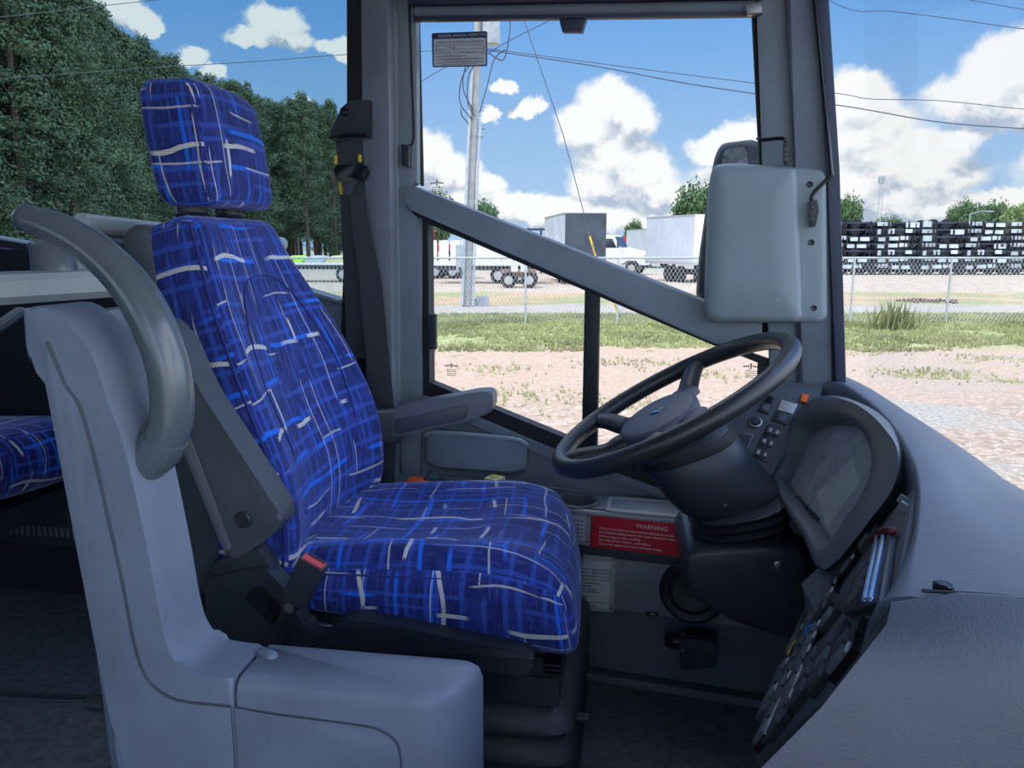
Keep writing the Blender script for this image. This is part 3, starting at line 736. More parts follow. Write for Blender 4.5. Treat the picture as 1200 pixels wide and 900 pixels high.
# raised near armrest (folded up along the backrest)
def yp(px, Y): return [at(x, y, Y=Y) for x, y in px]
NY = 1.035
poly = yp([(152, 384), (166, 372), (196, 378), (236, 462), (329, 604), (328, 616), (313, 633), (278, 654), (266, 655)], NY)
mb = MB(); mb.prism(rpoly(poly, [.02, .02, .02, .01, .012, .012, .015, .012, .01]), V((0, .055, 0)), .010, 3); mb.build('folded_armrest', DK_GREY, seat)
arm = seat.children[-1]
poly = yp([(160, 392), (176, 392), (271, 644), (263, 648)], NY-.004)
mb = MB(); mb.prism(rpoly(poly, .006), V((0, .02, 0)), .004, 2); mb.build('armrest_edge', G_HOOD, arm)
c = at(285, 609, Y=NY-.001); mb = MB(); mb.lathe([(.013, 0), (.013, .002), (.011, .004), (.010, .0015), (0, .0015)], c, (0, -1, 0), 24); mb.build('pivot_cap', BLACK, arm)
# recliner bracket and base covers
mb = MB(); mb.prism(rpoly(yp([(248, 660), (302, 640), (318, 668), (318, 700), (250, 700)], 1.085), .01), V((0, .03, 0)), .004); mb.build('recliner_bracket', BLACK, seat)
poly = yp([(239, 684), (246, 677), (302, 665), (312, 668), (334, 690), (352, 728), (356, 737), (372, 742), (388, 742), (396, 727), (412, 726), (470, 735), (624, 768), (625, 790), (608, 792), (244, 754)], 1.075)
mb = MB(); mb.prism(rpoly(poly, [.012, .01, .02, .02, .02, .01, .01, .01, .01, .008, .01, .01, .006, .008, .01, .01]), V((0, .035, 0)), .006, 2); mb.build('side_cover', BLACK, seat)
mb = MB(); mb.prism(rpoly(yp([(302, 684), (330, 712), (322, 735), (285, 700)], 1.073), .006), V((0, .01, 0)), .003); mb.build('cover_recess', BLACK_GL, seat.children[-1])
mb = MB(); mb.tube(yp([(366, 733), (388, 734)], 1.10), .004, 8, round_end=True); mb.build('adjust_lever', STEEL, seat)
# frame, adjuster, suspension pedestal
mb = MB(); mb.box((-.355, SY, .340), (.46, .44, .04), None, .008); mb.build('cushion_pan', BLACK, seat)
mb = MB(); mb.box((-.34, SY+.0, .30), (.49, .46, .035), None, .005); mb.build('slide_frame', BLACK, seat)
for k in range(3):
    mb = MB(); mb.box((-.112, 1.12, .318-k*.008), (.03, .02, .004), None, .001); mb.build('adjust_tab', BLACK_GL, seat)
mb = MB(); mb.box((-.34, SY, .262), (.475, .47, .05), None, .004); mb.build('pedestal_top', BLACK, seat)
mb = MB(); secs = []
def rr(xc, hx, hy, z, r=.05):
    return rpoly([V((xc-hx, SY-hy, z)), V((xc+hx, SY-hy, z)), V((xc+hx, SY+hy, z)), V((xc-hx, SY+hy, z))], r, 4)
prof = [(.236, .222), (.250, .214), (.260, .195), (.252, .182), (.236, .172), (.250, .160), (.260, .140), (.252, .126), (.236, .115), (.250, .103), (.260, .082), (.252, .068), (.236, .058), (.252, .045), (.258, .02), (.258, 0)]
for hx, z in [(.225, .24)]+prof: secs.append(rr(-.335, hx, hx-.01, z))
mb.loft(secs); mb.build('bellows', BELLOW, seat, 60)
mb = MB(); mb.lathe([(.008, 0), (.008, .02), (.005, .022)], (-.078, 1.22, .16), (1, 0, 0), 12); mb.build('air_valve', BLACK, seat)
# far armrest, lowered
FYA = 1.635
poly = yp([(455, 482), (470, 476), (560, 459), (576, 459), (578, 470), (576, 484), (548, 492), (545, 494), (462, 512), (455, 512)], FYA)
mb = MB(); mb.prism(rpoly(poly, [.01, .01, .01, .008, .01, .012, .004, .004, .01, .01]), V((0, .055, 0)), .010, 3); mb.build('armrest', G_HOOD, seat)
poly = yp([(462, 492), (549, 474), (546, 491), (463, 510)], FYA-.003); mb = MB(); mb.prism(rpoly(poly, .004), V((0, .01, 0)), .002); mb.build('armrest_side_plate', DK_GREY, seat.children[-1])
mb = MB(); mb.prism(rpoly(yp([(452, 478), (470, 478), (470, 520), (452, 520)], FYA+.01), .01), V((-.10, 0, .0))+V((0, -.06, 0)), .004); mb.build('armrest_bracket', BLACK, seat)
# buckle on its stalk
BY = 1.03
uxb = (at(371, 653, Y=BY)-at(344, 709, Y=BY)).normalized(); uyb = V((0, 1, 0)); wxb = uxb.cross(uyb)
cb = at(357, 681, Y=BY)
mb = MB(); mb.box(cb, (.040, .026, .074), (wxb, uyb, uxb), .006, 3); mb.build('belt_buckle', BLACK, seat)
buck = seat.children[-1]
mb = MB(); mb.box(cb+uxb*.0365, (.034, .019, .006), (wxb, uyb, uxb), .002); mb.build('release_button', RED_B, buck)
mb = MB(); mb.box(cb+uxb*.0385+V((0, .006, 0)), (.030, .004, .005), (wxb, uyb, uxb), .001); mb.build('tongue_slot', BLACK_GL, buck)
mb = MB(); mb.tube([cb-uxb*.034, at(338, 716, Y=BY+.005), at(331, 730, Y=BY+.02), at(321, 757, Y=BY+.03), at(312, 790, Y=BY+.04)], [.013, .011, .010, .010, .010], 10, k=4, flat=.6, up=(1, 0, 0)); mb.build('buckle_stalk', BLACK, seat)
mb = MB(); mb.lathe([(0, 0), (.008, 0), (.008, .006), (0, .007)], at(340, 711, Y=BY-.008), (0, -1, 0), 14); mb.build('stalk_rivet', STEEL, seat)

# ------------------------------------------------------------------ belt on the pillar
BYW = -.075
belt = thing('seat_belt', 'black shoulder belt with yellow-edged tongue hanging on the pillar behind the seat', 'seat belt', at(440, 520, pl=wall(BYW)))
def bp(px, o=0.): return [at(x, y, pl=wall(BYW+o)) for x, y in px]
mb = MB(); mb.prism(rpoly(bp([(434, 117), (414, 117), (402, 123), (386, 156), (387, 163), (395, 168), (410, 162), (425, 160), (434, 163)], .0), [.004, .02, .02, .01, .006, .006, .01, .01, .006]), WN*.045, .005, 3); mb.build('guide_cover', BLACK, belt)
mb = MB(); mb.lathe([(.011, 0), (.011, .003), (.006, .005), (0, .005)], at(404, 131, pl=wall(BYW)), -WN, 16); mb.build('guide_bolt', BLACK_GL, belt.children[-1])
mb = MB(); mb.tube(bp([(387, 162), (397, 160), (412, 158), (428, 158)], -.004), .004, 8, k=3, round_end=True); mb.build('guide_slot', BLACK_GL, belt.children[0])
mb = MB(); mb.prism(bp([(393, 158), (424, 158), (429, 240), (431, 420), (407, 420), (399, 240)], .006), WN*.0025); mb.build('upper_webbing', WEB, belt)
mb = MB(); secs = []
for (xl, xr, y, o) in ((409, 428, 228, -.012), (412, 432, 260, -.012), (421, 447, 330, -.014), (431, 458, 440, -.018), (438, 465, 510, -.022), (440, 462, 560, -.026), (436, 458, 600, -.03)):
    a, b = bp([(xl, y), (xr, y)], o); secs.append([a, b, b+WN*.0025, a+WN*.0025])
mb.loft(secs); mb.build('lap_webbing', WEB, belt)
for px in ([(391.5, 182), (394.5, 182), (394.5, 192), (391.5, 192)], [(419.5, 181), (423, 181), (423, 190), (419.5, 190)], [(396, 213), (400, 214), (402, 228), (398, 228)]):
    mb = MB(); mb.prism(bp(px, .000), WN*.004, .001); mb.build('yellow_stop', YELLOW, belt)
mb = MB(); mb.prism(rpoly(bp([(391, 193), (424, 192), (430, 196), (430, 207), (424, 212), (396, 213), (391, 208)], -.012), .008), WN*.014, .004, 3); mb.build('tongue_grip', BLACK_GL, belt)
mb = MB(); mb.prism(rpoly(bp([(400, 211), (422, 211), (414, 217), (412, 229), (402, 229)], -.010), .003), WN*.004, .001); mb.build('tongue', DK_GREY, belt)

# ------------------------------------------------------------------ partition beside the seat
PY0, PT = .80, .085
part = thing('driver_partition', 'tall moulded grey side partition curving down beside the driver seat', 'partition', (-.6, .84, 0))
def pp(px, Y=PY0): return [at(x, y, Y=Y) for x, y in px]
prof = pp([(24, 364), (40, 359), (62, 366), (84, 385), (104, 410), (117, 441), (126, 470), (147, 530), (175, 655), (190, 735), (200, 766), (216, 785), (240, 792), (272, 796)])
low = V((prof[-1].x, PY0, -.02)); lft = pp([(140, 870), (128, 850), (110, 750), (53, 450), (47, 432), (31, 421), (27, 405)])
botl = V((lft[0].x+.01, PY0, -.02))
body = cr(prof, 4)+[low, botl]+lft
mb = MB(); mb.prism(body, V((0, PT, 0)), .012, 4); mb.build('panel', G_PART, part, 40)
# moulded raised border: the inner field stands a little proud of the edge band
G_ = pp([(56, 400), (77, 450), (100, 493), (140, 663), (157, 750), (167, 783), (180, 803), (210, 820), (271, 827)])
gp = cr(G_, 4); fld = gp+[V((gp[-1].x, PY0, 0)), V((lft[0].x+.018, PY0, 0))]+pp([(143, 870), (131, 848), (113, 750), (57, 450)])
mb = MB(); mb.prism(fld, V((0, -.003, 0)), .001, 2); mb.build('raised_field', G_PART, part.children[0], 40)
mb = MB(); mb.tube([p_-V((0, .002, 0)) for p_ in gp], .0015, 8); mb.build('groove_shade_strip', DK_GREY, part.children[0])  # dark strip stands in for the shade of a moulded groove
box = thing('partition_end_box', 'low rounded grey box section ending the partition beside the driver seat', 'partition', (-.3, .84, 0))
x0 = at(276, 800, Y=PY0).x; x1 = at(520, 830, Y=PY0).x
zt0 = at(300, 797, Y=PY0).z; zt1 = at(470, 812, Y=PY0).z
secs = []
def plan(z, ins): # plan outline of the box with a well rounded front end
    a = x0+ins*.2; b_ = x1+.018-ins; y0 = PY0-.002+ins; y1 = PY0+PT+.012-ins
    return rpoly([V((a, y0, z)), V((b_-.012, y0, z)), V((b_+.02, y1, z)), V((a, y1, z))], [.003, .045, .03, .003], 6)
mb = MB()
for z, ins in ((-.02, 0), (.2, 0), (zt0-.022, 0), (zt0-.010, .003), (zt0-.003, .009), (zt0+.0, .018)):
    q = plan(z, ins)
    secs.append([V((p_.x, p_.y, p_.z+(zt1-zt0)*((p_.x-x0)/(x1-x0) if z > .1 else 0))) for p_ in q])
mb.loft(secs); mb.build('shell', G_PART, box, 50)
fl_ = cr(pp([(276, 828), (320, 836), (425, 850), (450, 858), (466, 872), (470, 900)], PY0-.002), 4)
fl_ = fl_+[V((fl_[-1].x+.003, PY0-.002, 0)), V((fl_[0].x, PY0-.002, 0))]
mb = MB(); mb.prism(fl_, V((0, -.0035, 0)), .001, 2); mb.build('raised_field', G_PART, box, 40)
mb = MB(); mb.tube([p_-V((0, .002, 0)) for p_ in fl_[:-2]], .0015, 8); mb.build('groove_shade_strip', DK_GREY, box)  # groove shade of the end box, painted as a dark strip
mb = MB(); mb.tube([at(318, 770, Y=PY0+.055), at(308, 766, Y=PY0+.065)], .009, 10, round_end=True); mb.build('corner_nub', G_PART, box)
# back panel behind the seat with its top rail
XB = -.80
bpn = thing('back_bulkhead', 'grey cross panel behind the driver seat under the pale top rail', 'partition', (XB, 1.1, 0))
zr = at(100, 350, X=XB).z; 
mb = MB(); mb.prism([V((XB, 1.02, -.02)), V((XB, 1.30, -.02)), V((XB, 1.30, zr-.02)), V((XB, .985, zr-.02))], V((-.03, 0, 0)), .006); mb.build('panel', G_PART, bpn)
tr = thing('top_rail', 'broad pale grey rail crossing above the partition behind the driver seat', 'rail', (XB, .9, zr))
q0 = [at(-60, y, X=XB) for y in (322, 362)]; q1 = [at(150, y, X=XB) for y in (315, 347)]
mb = MB(); secs = []
for a, b in ((q0[0], q0[1]), (q1[0], q1[1])):
    h = (a-b).length; u_ = V((1, 0, 0)); z_ = V((0, 0, 1))
    secs.append([b+u_*.0, b+u_*.012+z_*h*.25, b+u_*.013+z_*h*.75, b+u_*.006+z_*h*.95, b+z_*h-u_*.01, b+z_*h-u_*.05, b-u_*.05])
mb.loft(secs); mb.build('rail_body', G_RAIL, tr, 40)
# grab bar behind, an upturned hoop
gb = thing('grab_bar', 'horizontal grey grab bar on a curved post behind the driver seat', 'grab bar', (XB-.1, 1.1, .9))
XG = -.98
pts = [at(58, 335, X=XB-.03), at(60, 300, X=XB-.06), at(72, 275, X=XG+.05), at(95, 262, X=XG), at(185, 271, X=XG), at(330, 286, X=XG)]
mb = MB(); mb.tube(pts[3:], .019, 12, k=4, up=(1, 0, 0)); mb.build('bar', G_RAIL, gb)
mb = MB(); mb.tube([p_+V((0, 0, -.03)) for p_ in pts[3:]], .013, 12, k=4); mb.build('lower_bar', G_HANDLE, gb)
mb = MB(); mb.tube([at(66, 340, X=XB-.03), at(64, 315, X=XB-.035), at(60, 295, X=XB-.045), at(56, 284, X=XB-.05)], [.036, .034, .032, .031], 14, k=4, flat=.8, up=(0, 1, 0)); mb.build('post', G_HANDLE, gb, 50)
mb = MB(); mb.prism(rpoly([at(78, 300, X=XB-.07), at(100, 296, X=XB-.07), at(108, 318, X=XB-.07), at(78, 318, X=XB-.07)], .004), V((-.02, 0, 0)), .004); mb.build('post_gusset', G_COVER, gb)
# the big curved handle
hp = [(36, 257), (69, 269), (108, 291), (146, 326), (176, 372), (195, 420), (202, 462), (200, 496), (189, 520)]
hY = [.87, .868, .865, .86, .855, .852, .850, .848, .847]
hr_ = [.0205, .024, .026, .0275, .0285, .029, .029, .029, .0295]
mb = MB(); mb.tube([at(x, y, Y=Y) for (x, y), Y in zip(hp, hY)], hr_, 20, k=6, flat=.85, up=(0, 1, 0), round_end=True)
hd2 = thing('curved_grab_rail', 'large curved glossy grey grab handle on top of the side partition', 'handle', (-.6, .86, .7))
mb.build('grip', G_HANDLE, hd2, 60)
mb = MB(); mb.tube([at(194, 512, Y=.847), at(186, 526, Y=.847), at(174, 537, Y=.846), at(156, 546, Y=.846)], [.0315, .0325, .0335, .034], 20, k=3, flat=.85, up=(0, 1, 0)); mb.build('foot', G_HANDLE, hd2, 50)
# passenger seat glimpsed behind
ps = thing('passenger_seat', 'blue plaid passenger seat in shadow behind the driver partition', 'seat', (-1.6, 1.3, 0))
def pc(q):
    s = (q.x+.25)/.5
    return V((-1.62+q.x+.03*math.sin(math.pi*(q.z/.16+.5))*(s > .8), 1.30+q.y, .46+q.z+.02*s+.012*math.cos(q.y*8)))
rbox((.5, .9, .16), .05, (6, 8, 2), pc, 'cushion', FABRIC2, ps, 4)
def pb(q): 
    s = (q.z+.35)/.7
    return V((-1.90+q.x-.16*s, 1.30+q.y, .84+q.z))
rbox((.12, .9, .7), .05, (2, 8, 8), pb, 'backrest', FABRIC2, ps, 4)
mb = MB(); mb.box((-1.62, 1.3, .35), (.44, .8, .05), None, .01); mb.box((-1.62, 1.05, .16), (.08, .08, .34), None, .01); mb.build('frame', BLACK, ps)
mb = MB(); mb.tube([at(-30, 398, X=-1.35), at(0, 383, X=-1.35), at(22, 367, X=-1.35)], .018, 10, round_end=True, flat=.7); mb.tube([at(-30, 398, X=-1.35), V((-1.7, at(-30, 398, X=-1.35).y, .60)), V((-1.85, at(-30, 398, X=-1.35).y, .55))], .014, 8); mb.build('armrest', DK_GREY, ps)
ht = thing('floor_heater', 'dark grey slotted floor heater housing low behind the passenger seat', 'heater', (-1.6, 1.7, .3))
HX0, HX1 = -2.6, -.9
hz0 = at(40, 638, Y=1.68).z; hz1 = at(40, 570, Y=1.68).z
mb = MB(); mb.box(((HX0+HX1)/2, 1.74, (hz0+hz1)/2), (HX1-HX0, .12, hz1-hz0), None, .01); mb.build('housing', BLACK, ht)
mb = MB()
x = HX0+.02; zz = at(40, 622, Y=1.678).z
while x < HX1-.02:
    mb.box((x, 1.679, zz), (.007, .004, .026), None, .001); x += .0165
mb.build('louvre', G_HOOD, ht)
rz = at(40, 826, Z=0); 
mb = MB(); mb.prism([at(-80, 806, Z=0), at(0, 815, Z=0), at(60, 818, Z=0), at(140, 818, Z=0), at(140, 825, Z=0), at(60, 824, Z=0), at(0, 820, Z=0), at(-80, 812, Z=0)], V((0, 0, .008)), .002); o = mb.build('cove_strip', DK_GREY)
tag(o, 'dull dark cove strip along the floor in the shadow left of the partition', 'strip')
mb = MB(); mb.box(at(112, 822, Z=.011), (.05, .03, .008), None, .002); o = mb.build('strip_bracket', STEEL); tag(o, 'small dull metal floor bracket with a screw beside the partition foot', 'bracket')
# ------------------------------------------------------------------ steering wheel and column
WCEN = V((.0715, 1.40, .689)); wa, wb = 3.2086, .5139
WNR = V((math.sin(wb)*math.cos(wa), math.sin(wb)*math.sin(wa), math.cos(wb)))
wu = WNR.cross(V((0, 1, 0))).normalized(); wv = WNR.cross(wu)     # wu: along the slope, wv: across
if wu.x > 0: wu = -wu                                                # wu points to the driver
if wv.y < 0: wv = -wv                                                # wv points to the window
sw = thing('steering_wheel', 'large black coach steering wheel with four spokes and a grey hub', 'steering wheel', WCEN)
R_, r_ = .228, .017
def wpt(a, r, h=0.): return WCEN+(wu*math.cos(a)+wv*math.sin(a))*r+WNR*h
mb = MB(); mb.tube([wpt(2*math.pi*i/96, R_) for i in range(96)], r_, 16, closed=True); mb.build('rim', LEATHER, sw, 80)
# hub pad: a flat almond, offset to the driver
def hub(h, sx, sy, n=36): return [WCEN+wu*(.030+math.cos(2*math.pi*i/n)*sx*(1 if math.cos(2*math.pi*i/n) > 0 else .95))+wv*(math.sin(2*math.pi*i/n)*sy)+WNR*h for i in range(n)]
mb = MB(); mb.loft([hub(-.06, .05, .06), hub(-.045, .075, .09), hub(-.016, .080, .105), hub(-.008, .078, .103), hub(-.005, .070, .094), hub(-.0035, .04, .05), hub(-.003, .01, .012)]); mb.build('hub_pad', HUBM, sw, 60)
ha = sw.children[-1]
c = WCEN+wu*.028+WNR*-.0015
ex = (wu*.75+wv*.66).normalized(); ey = WNR.cross(ex)
mb = MB(); mb.prism(rpoly([c+ex*.013+ey*.013, c-ex*.013+ey*.013, c-ex*.013-ey*.013, c+ex*.013-ey*.013], .002, 3), WNR*-.006, .0015); mb.build('emblem', BLACK_GL, ha)
mb = MB()
q = [c+WNR*.0004+(ex*x+ey*y)*.0098 for x, y in ((1, 1), (-1, 1), (-1, -1), (1, -1))]
for i in range(4):   # four bright facets round a dark core
    a, b = q[i], q[(i+1) % 4]; m = c+WNR*.0026
    mb.bm.faces.new([mb.bm.verts.new(v) for v in (a, b, m+(b-m)*.25, m+(a-m)*.25)])
mb.prism([c+WNR*.0004+(ex*x+ey*y)*.0098 for x, y in ((1, 1), (-1, 1), (-1, -1), (1, -1))], WNR*-.001)
mb.build('emblem_diamond', CHROME, ha, 0)
for a in (math.radians(108), math.radians(46), math.radians(-6), math.radians(-72)):
    mb = MB(); s0 = WCEN+wu*.022+(wu*math.cos(a)*.9+wv*math.sin(a))*.055+WNR*-.036; s1 = wpt(a, R_-.010, -.004)
    mid = s0.lerp(s1, .5)+WNR*-.006
    mb.tube([s0, s0.lerp(s1, .3), mid, s0.lerp(s1, .8), s1], [.020, .018, .0155, .0145, .0145], 12, k=4, flat=1.45, up=tuple(WNR)) ; o = mb.build('spoke', LEATHER, sw, 60)
for s_ in (-1, 1):
    mb = MB(); mb.lathe([(0, 0), (.026, 0), (.026, .010), (.022, .013), (0, .014)], WCEN+wu*(-.028)+wv*(s_*.085)+WNR*-.026, WNR, 24); mb.build('horn_button', HUBM, sw)
# column
col = thing('steering_column', 'black steering column shroud with ridged bellows and a broad rounded base', 'steering column', at(870, 730, Y=1.4))
def yq(px, Y): return at(px[0], px[1], Y=Y)
# barrel under the wheel: sections between left and right silhouettes
CYl = 1.40
def sec(pl_, pr_, dep, n=28, f=1.):
    a = at(*pl_, Y=CYl); b = at(*pr_, Y=CYl); a.z = at(*pl_, Y=CYl-dep*f).z; b.z = at(*pr_, Y=CYl-dep*f).z; m = (a+b)/2; ex_ = (b-a)/2
    out = []
    for i in range(n):
        t = 2*math.pi*i/n; c_, s_ = math.cos(t), math.sin(t)
        k = (abs(c_)**2.6+abs(s_)**2.6)**(-1/2.6)
        out.append(m+ex_*c_*k+V((0, dep*s_*k, 0)))
    return out
mb = MB(); mb.loft([sec((738, 530), (840, 486), .07, f=.3), sec((744, 542), (853, 500), .095, f=.3), sec((762, 562), (880, 536), .10, f=.3), sec((778, 587), (902, 568), .10, f=.5), sec((794, 610), (909, 580), .098, f=.85), sec((808, 621), (911, 592), .092, f=1)]); mb.build('shroud', BLACK, col, 60)
mb = MB(); mb.loft([sec((744, 543), (856, 499), .099, f=.3), sec((748, 548), (860, 506), .101, f=.3), sec((749, 551), (863, 510), .099, f=.3)]); mb.build('shroud_seam', RUBBER, col, 60)
mb = MB(); screw(mb, at(850, 592, Y=1.297), V((0, -1, 0)), .003); mb.build('screw', STEEL, col)
mb = MB(); S_ = []
B_ = [((814, 616), (908, 590)), ((806, 623), (919, 599)), ((814, 626), (908, 605)), ((804, 632), (921, 611)), ((812, 635), (910, 617)), ((804, 641), (922, 623)), ((812, 644), (912, 629)), ((808, 650), (918, 636))]
for i, (a, b) in enumerate(B_): S_.append(sec(a, b, .118 if i % 2 else .098))
mb.loft(S_); mb.build('bellows', BELLG, col, 80)
# lower casing: rounded at its left end, running back under the dash
poly = [at(x, y, Y=1.29) for x, y in ((800, 664), (804, 648), (820, 641), (880, 638), (925, 640), (948, 656), (952, 735), (940, 748), (905, 742), (862, 728), (822, 706), (804, 684))]
mb = MB(); q = cr(poly, 4, True); cen = sum(q, V())/len(q)
mb.loft([[cen+(p_-cen)*.86+V((0, -.012, 0)) for p_ in q], [cen+(p_-cen)*.95+V((0, -.008, 0)) for p_ in q], [p_+V((0, .006, 0)) for p_ in q], [p_+V((0, .05, 0)) for p_ in q], [p_+V((-.004, .20, 0)) for p_ in q], [cen+(p_-cen)*.9+V((0, .22, 0)) for p_ in q]]); mb.build('base_casing', BLACK, col, 60)
mb = MB(); screw(mb, at(912, 662, Y=1.277), V((0, -1, 0)), .0075); mb.build('fastener', STEEL, col)
mb = MB(); mb.tube([at(748, 610, Y=1.45), at(738, 622, Y=1.45)], .004, 8)
mb.bm.free()

# ------------------------------------------------------------------ dashboard
dash = thing('dashboard', 'grey wraparound coach dashboard with instrument binnacle and switch banks', 'dashboard', (.4, 1.1, .3))
crest_px = [(900, 436), (928, 438), (958, 444), (992, 454), (1030, 482), (1059, 520), (1075, 562), (1073, 615), (1060, 662), (1045, 704)]
crest = [at(x, y, Z=.70) for x, y in crest_px]
def outer3(i): pass
outer_px = [(905, 434, .70), (950, 437, .695), (985, 443, .685), (1015, 457, .672), (1052, 479, .66), (1095, 506, .645), (1145, 540, .62), (1200, 578, .60)]
outer = [at(x, y, Z=z) for x, y, z in outer_px]+[V((.66, 1.0, .60)), V((.70, .60, .62))]
secs = []
cc_ = cr(crest, 3); oo_ = cr(outer, 3)
cy_end = .60
for a, b in zip(cc_, oo_):
    dv = V((b.x-a.x, b.y-a.y, 0)).normalized()
    secs.append([a-dv*.02+V((0, 0, -.20)), a-dv*.014+V((0, 0, -.06)), a-dv*.012+V((0, 0, -.018)), a-dv*.008+V((0, 0, -.006)), a+V((0, 0, 0)), a+dv*.015+V((0, 0, .002)), a.lerp(b, .35)+V((0, 0, .010)), a.lerp(b, .7)+V((0, 0, .012)), b+V((0, 0, .004)), b+dv*.02+V((0, 0, -.01)), b+dv*.03+V((0, 0, -.08)), b+dv*.03+V((0, 0, -.30))])
secs[-1] = [V((p_.x, .60, p_.z)) for p_ in secs[-1]]
mb = MB(); mb.loft(secs, closed=True, cap=True); mb.build('dash_top', G_DASH, dash, 60)
c = at(1106, 686, Z=.709); mb = MB(); mb.lathe([(.0, -.004), (.0078, -.004), (.0078, .001), (.0065, .002), (.004, .0025), (0, .0012)], c, (0, 0, 1), 20); mb.build('mounting_screw', BLACK_GL, dash)
# near end cap
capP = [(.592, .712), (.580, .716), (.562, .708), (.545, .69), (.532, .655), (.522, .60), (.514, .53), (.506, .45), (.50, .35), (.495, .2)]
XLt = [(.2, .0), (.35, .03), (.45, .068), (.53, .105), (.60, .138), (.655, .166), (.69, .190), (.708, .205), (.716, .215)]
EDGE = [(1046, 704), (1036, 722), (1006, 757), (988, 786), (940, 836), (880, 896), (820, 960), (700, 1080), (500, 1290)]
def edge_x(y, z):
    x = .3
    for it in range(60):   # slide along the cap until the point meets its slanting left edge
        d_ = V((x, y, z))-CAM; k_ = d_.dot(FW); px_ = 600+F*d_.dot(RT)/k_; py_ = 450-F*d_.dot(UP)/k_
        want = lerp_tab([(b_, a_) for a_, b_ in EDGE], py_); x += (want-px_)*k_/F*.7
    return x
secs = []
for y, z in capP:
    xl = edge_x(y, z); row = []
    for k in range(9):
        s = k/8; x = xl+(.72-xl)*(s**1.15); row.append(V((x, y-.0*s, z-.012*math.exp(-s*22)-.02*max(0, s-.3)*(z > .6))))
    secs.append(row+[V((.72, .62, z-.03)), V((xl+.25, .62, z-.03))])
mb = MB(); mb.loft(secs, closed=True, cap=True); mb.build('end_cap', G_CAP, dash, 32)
mb = MB(); mb.tube([V((.226, .598, .708)), V((.30, .598, .7075)), V((.45, .598, .702)), V((.66, .598, .69))], .0016, 8, k=4); mb.build('cap_joint', RUBBER, dash)
# switch face on the driver's side of the console
SA = at(1070, 578, Z=.688); SB = at(1043, 706, Z=.69); SCc = at(896, 868, Z=.475)
SPL = plane3(SA, SB, SCc); sn = SPL[1]
if sn.dot(CAM-SA) < 0: sn = -sn
su = (SB-SA).normalized(); sv = sn.cross(su).normalized()
if sv.z > 0: sv = -sv
def spx(px): return [at(x, y, pl=SPL) for x, y in px]
face = spx([(1072, 572), (1046, 706), (1000, 790), (884, 893), (893, 850), (934, 752), (964, 672), (1010, 634)])
mb = MB(); mb.prism(face, -sn*.02, .002); mb.build('switch_face', DK_GREY, dash)
# rockers, laid out on the face in rows running away from the camera
random.seed(11)
def on_face(p, w_, h_, d_, name, mat, bev=.0015, lift=0.):
    mb = MB(); mb.box(p+sn*(d_/2+lift), (w_, h_, d_), (su, sv, sn), bev); return mb.build(name, mat, dash)
def inside(p, poly):
    # polygon test in face axes
    x, y = (p-SA).dot(su), (p-SA).dot(sv); ok = False; n = len(poly)
    for i in range(n):
        x1_, y1_ = (poly[i]-SA).dot(su), (poly[i]-SA).dot(sv); x2, y2 = (poly[i-1]-SA).dot(su), (poly[i-1]-SA).dot(sv)
        if (y1_ > y) != (y2 > y) and x < (x2-x1_)*(y-y1_)/(y2-y1_)+x1_: ok = not ok
    return ok
rad = spx([(1055, 625), (1043, 719), (985, 735), (1000, 668), (1027, 628)])
U0 = min((p_-SA).dot(su) for p_ in face); U1 = max((p_-SA).dot(su) for p_ in face)
W0 = min((p_-SA).dot(sv) for p_ in face); W1 = max((p_-SA).dot(sv) for p_ in face)
cnt = 0; v_ = W0+.018; row = 0
while v_ < W1:
    u_ = U0+.012; kcol = 0
    while u_ < U1:
        p_ = SA+su*u_+sv*v_
        if all(inside(p_+su*a*.014+sv*b*.016, face) for a in (-1, 1) for b in (-1, 1)) and not any(inside(p_+su*a*.013+sv*b*.015, rad) for a in (-1, 0, 1) for b in (-1, 0, 1)):
            kind = random.random()
            if random.random() < .16: u_ += .0335; continue
            sw_ = on_face(p_, .030, .036, .007, 'rocker_switch', BLACK if kind < .7 else BLACK_GL)
            mb = MB(); mb.box(p_+sn*.0085+sv*.006, (.025, .017, .004), (su, sv, sn), .0012); mb.build('rocker_lobe', DK_GREY if kind < .55 else G_HOOD, sw_)
            if kind > .72:
                mb = MB(); mb.box(p_+sn*.0075-sv*.009, (.012, .004, .002), (su, sv, sn), .0005); mb.build('rocker_mark', PAPER, sw_)
            cnt += 1
        u_ += .0335; kcol += 1
    v_ += .0415; row += 1
print('rockers', cnt)
# radio unit with two bright edge bars and a dark red end
rd = thing('radio_unit', 'black radio unit with two bright bars and a dark red end on the switch console', 'radio', SA+su*.1)
rp = spx([(1052, 632), (1041, 714), (996, 724), (1010, 672), (1031, 640)])
mb = MB(); mb.prism(rp, sn*.008, .002); mb.build('case', BLACK, rd)
for f_ in (.0, .012):
    a = at(1046-f_*600, 636, pl=SPL); b = at(1034-f_*600, 712, pl=SPL)
    mb = MB(); mb.tube([a+sn*.010, b+sn*.010], .0032, 10, round_end=True); mb.build('bright_bar', BLUEST, rd)
mb = MB(); mb.tube([at(1054, 628, pl=SPL)+sn*.008, at(1044, 629, pl=SPL)+sn*.010, at(1030, 638, pl=SPL)+sn*.009], [.0045, .005, .004], 10, k=3, round_end=True); mb.build('red_end', MAROON, rd)
for (x, y) in ((1022, 668), (1018, 684), (1013, 700)):
    mb = MB(); mb.box(at(x, y, pl=SPL)+sn*.0085, (.018, .022, .004), (su, sv, sn), .001); mb.build('radio_key', G_HOOD, rd)
